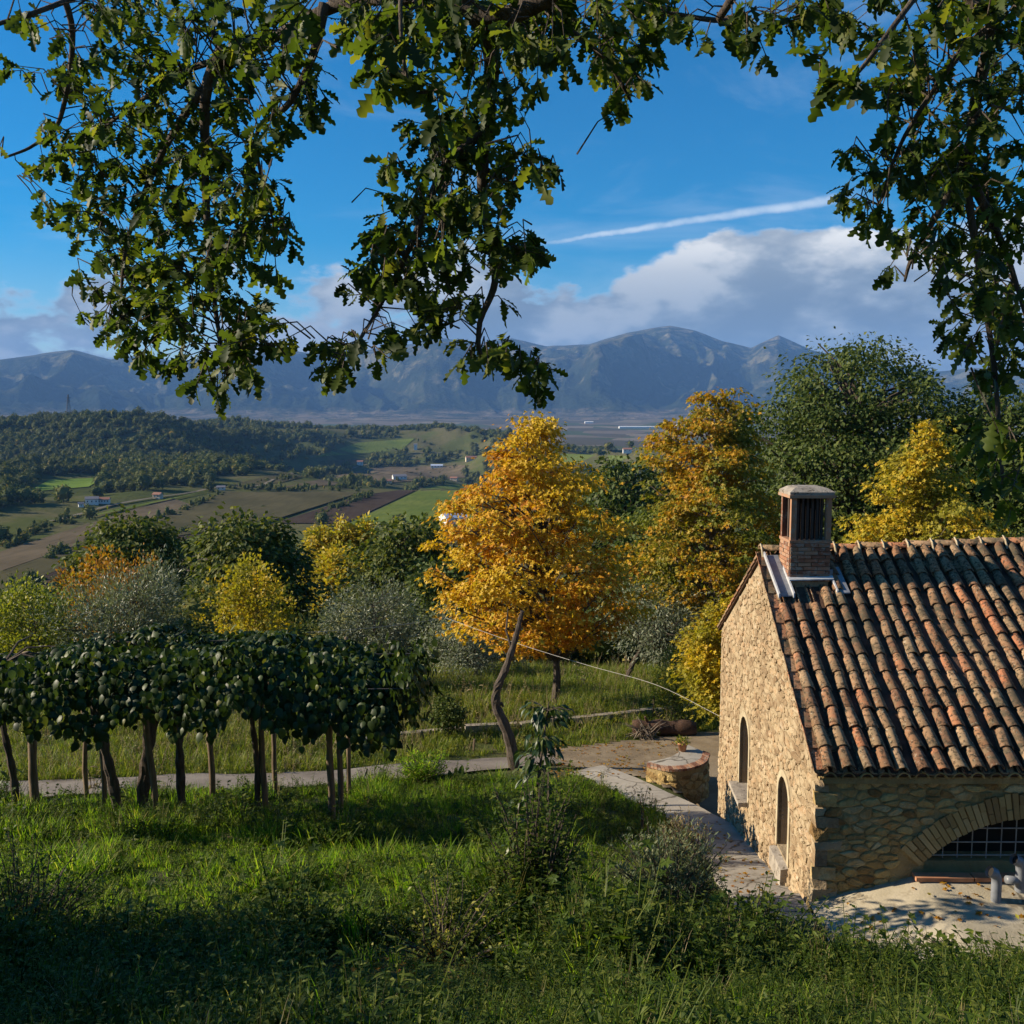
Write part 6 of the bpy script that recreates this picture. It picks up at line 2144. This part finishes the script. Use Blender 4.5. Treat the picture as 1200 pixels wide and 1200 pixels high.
# fallen leaves on path, yard and trodden patch
n = 800
lx = np.concatenate([RNG.uniform(1, 5, 420), RNG.normal(-1.35, .9, 200), RNG.uniform(3.3, 4.3, 130), RNG.uniform(4.4, 8, 50)])
ly = np.concatenate([RNG.uniform(23.5, 28, 420), RNG.normal(9.9, .8, 200), RNG.uniform(13.5, 20, 130), RNG.uniform(11.8, 12.8, 50)])
lz = H(lx, ly) + .05
lz[550:750] = np.maximum(lz[550:750], 0 * lz[550:750] - 99)
pth = (np.abs(lx - np.interp(ly, PATH_Y, PATH_X)) < .55) & (ly < 24) & (ly > 13)
lz = np.where(pth, np.interp(ly, PATH_Y, PATH_Z) + .02, lz)
lz[750:] = slab_z(lx[750:], ly[750:]) + .025
V_, F_ = scatter(LEAF_MAPLE, np.stack([lx, ly, lz], 1), frames(np.stack([RNG.normal(size=n), RNG.normal(size=n), .15 * RNG.normal(size=n)], 1), np.array([0, 0, 1]) + RNG.normal(size=(n, 3)) * .25), RNG.uniform(.05, .11, n))
tag(obj('fallen_leaves', V_, F_, rust_leaf), 'dry fallen leaves scattered on yard, path and apron', None, None, 'stuff')


# ------------------------------------------------------------------ the oak overhead, its trunk behind the viewpoint
ob = Vector((3.6, -3.2, h1(3.6, -3.2)))
oak = thing('oak_tree', 'large oak whose leafy branches hang into the top of the view', 'tree', ob)
wood = MB()
wood.tube(bez([ob + Vector((0, 0, -.3)), ob + Vector((0, .05, 1.2)), ob + Vector((-.15, .2, 3.0)), ob + Vector((-.4, .6, 4.6)), ob + Vector((-.5, .8, 6.5))], 4), [.48 - .014 * i for i in range(17)], 12)
fork = ob + Vector((-.4, .6, 4.6))
BR = []      # polyline samples of the branches, for hanging twigs on


def branch(pts, r0, r1=.006, n=6):
    P_ = bez(pts, n)
    wood.tube(P_, [r0 + (r1 - r0) * (i / (len(P_) - 1)) ** .8 for i in range(len(P_))], 7)
    BR.extend(P_[len(P_) // 4:])


# limbs: (row, column, distance) along their course through the view
branch([fork, Vector((2.0, 1.2, 9.6)), pxp(700, -60, 3.6), pxp(500, -8, 4.0), pxp(400, 4, 4.3), pxp(290, 60, 4.6), pxp(215, 85, 4.9), pxp(120, 150, 5.2)], .06, .008)
branch([pxp(262, 60, 4.6), pxp(243, 100, 4.7), pxp(240, 180, 4.8), pxp(245, 290, 4.8), pxp(255, 380, 4.7), pxp(268, 440, 4.5)], .035)
branch([pxp(290, 55, 4.6), pxp(235, 110, 4.8), pxp(190, 180, 5.0), pxp(150, 280, 5.1), pxp(140, 370, 5.0)], .03)
branch([pxp(380, 5, 4.3), pxp(368, 60, 4.3), pxp(340, 120, 4.3), pxp(300, 160, 4.4), pxp(320, 260, 4.5)], .025)
branch([pxp(540, -15, 3.9), pxp(575, 60, 4.1), pxp(572, 130, 4.3), pxp(565, 220, 4.4), pxp(572, 270, 4.4), pxp(580, 330, 4.4), pxp(562, 380, 4.4), pxp(568, 420, 4.4), pxp(620, 430, 4.4)], .04)
branch([pxp(570, 150, 4.3), pxp(520, 200, 4.3), pxp(480, 290, 4.4), pxp(450, 350, 4.5), pxp(415, 410, 4.4)], .025)
branch([pxp(572, 200, 4.4), pxp(600, 215, 4.3), pxp(625, 200, 4.2), pxp(660, 200, 4.2)], .014)
branch([pxp(610, -20, 3.9), pxp(660, 30, 4.2), pxp(710, 70, 4.5), pxp(740, 120, 4.6)], .025)
branch([fork, Vector((2.6, 1.5, 9.4)), pxp(900, -50, 4.0), pxp(860, 20, 4.3), pxp(780, 15, 4.4)], .035, .008)
branch([fork, Vector((3.2, 1.6, 9.2)), pxp(1190, -80, 4.2), pxp(1165, 30, 4.4), pxp(1145, 110, 4.5), pxp(1138, 170, 4.5), pxp(1135, 230, 4.5), pxp(1150, 330, 4.5), pxp(1165, 430, 4.4), pxp(1175, 560, 4.3)], .045, .008)
branch([pxp(1165, 25, 4.4), pxp(1120, 70, 4.4), pxp(1060, 160, 4.4), pxp(1030, 240, 4.5)], .018, .006)
branch([pxp(1140, 160, 4.5), pxp(1110, 230, 4.5), pxp(1070, 300, 4.5), pxp(1060, 330, 4.5)], .022)
branch([pxp(1138, 210, 4.5), pxp(1180, 300, 4.6), pxp(1210, 400, 4.6)], .025)
branch([pxp(1100, -40, 3.4), pxp(1040, 40, 3.2), pxp(1000, 90, 3.0), pxp(960, 110, 2.9)], .012, .004)
branch([pxp(60, -40, 5.0), pxp(85, 40, 5.2), pxp(70, 140, 5.4), pxp(40, 170, 5.4), pxp(5, 185, 5.3)], .02)
branch([pxp(300, -80, 5.0), pxp(120, -15, 5.0), pxp(40, 15, 4.6), pxp(-60, 45, 4.4)], .02, .008)
branch([pxp(470, -60, 3.0), pxp(470, 40, 2.9), pxp(480, 110, 2.9)], .008, .004)
# crown above the view, so that the tree is whole
for k in range(10):
    a = 2 * math.pi * k / 10
    e = fork + Vector((math.cos(a) * 4.6, math.sin(a) * 4.6, 2.6 + .8 * math.sin(k * 2)))
    branch([fork, fork.lerp(e, .5) + Vector((0, 0, .9)), e], .11, .02)
wood_o = wood.build('trunk', bark, oak, True)
BRn = np.array([tuple(p) for p in BR])

# leafy masses: (column, row, half width, half height, distance, leaves)
EL = [(120, 45, 95, 60, 5.1, 190), (220, 40, 100, 60, 4.7, 230), (315, 30, 60, 50, 4.4, 130), (105, 150, 62, 60, 5.2, 170), (180, 150, 85, 75, 5.0, 240), (275, 150, 62, 75, 4.6, 190), (150, 250, 75, 60, 5.1, 200), (90, 230, 42, 45, 5.2, 80),
      (240, 255, 78, 75, 4.8, 250), (310, 245, 36, 42, 4.5, 70), (318, 305, 30, 32, 4.5, 50), (140, 345, 66, 55, 5.0, 200), (225, 355, 85, 62, 4.7, 250), (180, 405, 40, 25, 4.8, 50), (275, 425, 46, 46, 4.5, 130), (225, 435, 28, 22, 4.6, 30), (270, 470, 18, 14, 4.5, 12), (300, 385, 34, 40, 4.5, 60),
      (22, 78, 24, 10, 5.3, 14), (6, 183, 12, 12, 5.2, 7), (45, 30, 25, 18, 5.2, 16), (55, 190, 30, 22, 5.3, 30),
      (370, 95, 14, 55, 4.3, 40), (350, 130, 18, 35, 4.3, 26),
      (440, 25, 55, 40, 3.9, 90), (510, 30, 70, 42, 4.1, 150), (590, 35, 70, 45, 4.1, 150), (660, 25, 65, 42, 4.2, 120), (735, 20, 50, 30, 4.4, 70), (725, 85, 36, 48, 4.6, 110), (750, 45, 30, 30, 4.5, 50), (640, 75, 30, 30, 4.3, 50),
      (530, 150, 55, 42, 4.3, 120), (575, 100, 40, 50, 4.2, 80), (470, 195, 24, 12, 4.3, 16), (540, 215, 65, 40, 4.3, 120), (632, 195, 32, 20, 4.2, 46), (600, 180, 26, 20, 4.3, 26), (475, 250, 45, 34, 4.4, 90), (545, 270, 56, 44, 4.4, 140), (600, 290, 34, 34, 4.4, 70), (630, 300, 22, 14, 4.4, 20),
      (450, 305, 50, 34, 4.4, 110), (515, 330, 52, 40, 4.4, 120), (425, 340, 26, 24, 4.4, 30), (480, 375, 40, 30, 4.4, 70), (410, 415, 50, 20, 4.4, 66), (390, 432, 26, 22, 4.4, 26), (455, 400, 16, 14, 4.4, 14), (560, 415, 36, 22, 4.4, 60), (615, 420, 36, 14, 4.4, 40), (632, 445, 20, 18, 4.4, 36), (590, 370, 12, 12, 4.4, 5),
      (780, 20, 42, 28, 4.4, 60), (810, 45, 16, 16, 4.4, 14), (870, 30, 24, 26, 4.3, 40), (885, 62, 16, 14, 4.3, 16), (930, 20, 42, 26, 4.2, 60), (985, 18, 50, 30, 4.2, 90), (1050, 25, 60, 40, 4.3, 120), (1120, 30, 55, 45, 4.3, 120), (1180, 40, 40, 60, 4.4, 110),
      (1060, 110, 45, 40, 4.4, 80), (1110, 120, 60, 55, 4.4, 150), (1170, 140, 50, 70, 4.4, 160), (1060, 180, 42, 36, 4.4, 80), (1010, 185, 26, 18, 4.5, 30), (1020, 235, 36, 36, 4.5, 70), (1100, 210, 60, 48, 4.5, 160), (1165, 240, 50, 60, 4.5, 150), (1075, 280, 46, 36, 4.5, 90), (1130, 310, 55, 45, 4.5, 140), (1050, 325, 22, 14, 4.5, 16),
      (1185, 330, 36, 60, 4.5, 110), (1150, 385, 52, 42, 4.4, 120), (1115, 395, 24, 20, 4.4, 26), (1185, 430, 36, 50, 4.4, 64), (1148, 455, 30, 28, 4.4, 36), (1172, 510, 40, 46, 4.3, 54), (1194, 570, 28, 46, 4.3, 36), (1150, 560, 16, 20, 4.3, 6),
      (470, 85, 46, 36, 2.9, 36), (430, 75, 22, 18, 2.8, 8), (510, 125, 26, 34, 2.9, 22), (330, 20, 30, 22, 3.3, 14), (1000, 90, 42, 34, 2.9, 34), (960, 75, 24, 18, 2.8, 8), (965, 108, 22, 14, 2.8, 6), (1050, 80, 24, 30, 3.0, 16), (240, 25, 40, 28, 3.6, 22), (1175, 540, 26, 40, 3.2, 16)]
pos, axs, nms, sz = [], [], [], []
twig = MB()
for cx, cy, rx, ry, Yd, n in EL:
    ng_ = max(1, int(n * (1.3 if cx < 760 else 1.05) / 6))
    for g in range(ng_):
        a, f = RNG.uniform(0, 6.28), RNG.uniform() ** .55
        Yq = Yd + RNG.normal() * .32
        if Yd < 3.7:
            Yq = Yd + RNG.normal() * .1
        q = np.array(pxp(cx + rx * f * math.cos(a), cy + ry * f * math.sin(a), Yq))
        d2 = ((BRn - q) ** 2).sum(1)
        near_ = BRn[np.argmin(d2)]
        L_ = math.sqrt(d2.min())
        if L_ > .08:
            # the twig leaves the branch higher up and droops to its rosette
            s_ = near_ if L_ < .3 else q + (near_ - q) / L_ * .24
            mid = (s_ + q) / 2 + np.array([0, 0, min(.12 * L_ ** .5, .06)]) + RNG.normal(size=3) * .02
            twig.tube([tuple(s_), tuple(mid), tuple(q)], [.004, .003, .0018], 4, False)
            td = (q - mid)
        else:
            td = RNG.normal(size=3)
        td = td / (np.linalg.norm(td) + 1e-6)
        k = RNG.integers(5, 9)
        for j in range(k):
            la = RNG.normal(size=3)
            axv = td * .75 + la / np.linalg.norm(la) * .85 + np.array([0, 0, -.30])
            pos.append(q - td * RNG.uniform(0, .07))
            axs.append(axv)
            nms.append(np.array([0, 0, .9]) + RNG.normal(size=3) * .5)
            sz.append(RNG.uniform(.055, .105))
nview = len(pos)
pos, axs, nms, sz = np.array(pos), np.array(axs), np.array(nms), np.array(sz)
Ro = frames(axs, nms)
score = sz / np.maximum(np.linalg.norm(pos - np.array([0, 0, CZ]), axis=1), .5)
score[nview:] = 0
order = np.argsort(-score)
ome = make_mesh('leaf', LEAF_OAK[0], LEAF_OAK[1], oak_leaf, True)
for i in order[:295]:
    Mx = Matrix(Ro[i] * sz[i]).to_4x4()
    Mx.translation = pos[i]
    inst('leaf', ome, Mx, oak)
s = order[295:]
V_, F_ = scatter(LEAF_OAK, pos[s], Ro[s], sz[s])
obj('foliage', V_, F_, oak_leaf, oak, True, kind='stuff')
# upper crown: it stays above the view but its canopy shades the bank
cpos, cax, cnm, csz = [], [], [], []
k = 0
while k < 1300:
    q = np.array([RNG.uniform(-8.5, 9.5), RNG.uniform(-8, 8.8), 0])
    rad = math.hypot((q[0] - .8) / 9.0, (q[1] - .2) / 8.6)
    if rad > 1:
        continue
    q[2] = 9.6 + 4.2 * (1 - rad ** 2) * RNG.uniform(.25, 1) + RNG.normal() * .4 - .8 * rad
    if q[2] < CZ + .46 * max(q[1], 0) + .9 or np.linalg.norm(q - np.array([0, 0, CZ])) < 2.4:
        continue
    if q[2] < 9.0 + .45 * max(1.0 - q[0], 0):
        continue
    k += 1
    d_ = q - np.array(fork)
    for j in range(12):
        la = RNG.normal(size=3)
        cpos.append(q + la * np.array([.26, .26, .14]))
        cax.append(la + d_ / (np.linalg.norm(d_) + 1e-6) * .5 + np.array([0, 0, -.4]))
        cnm.append(np.array([0, 0, 1]) + RNG.normal(size=3) * .45)
        csz.append(RNG.uniform(.12, .2))
V_, F_ = scatter(LEAF_OAK_PLAIN, np.array(cpos), frames(np.array(cax), np.array(cnm)), np.array(csz))
obj('crown', V_, F_, oak_leaf, oak, True, kind='stuff')
twig.build('twigs', bark, oak, kind='stuff')

# ------------------------------------------------------------------ haze
m = bpy.data.materials.new('haze')
m.use_nodes = True
nt = NT(m.node_tree)
pv = nt.n('ShaderNodeVolumePrincipled', {'Color': (0.23, 0.49, 1.0), 'Density': 4.4e-5, 'Anisotropy': 0.0})
o_ = nt.n('ShaderNodeOutputMaterial')
nt.t.links.new(pv.outputs[0], o_.inputs['Volume'])
hz = MB().box((0, 6500, 600), (50000, 31000, 1800)).build('haze', m)
tag(hz, 'thin blue autumn air over the whole valley', None, None, 'stuff')
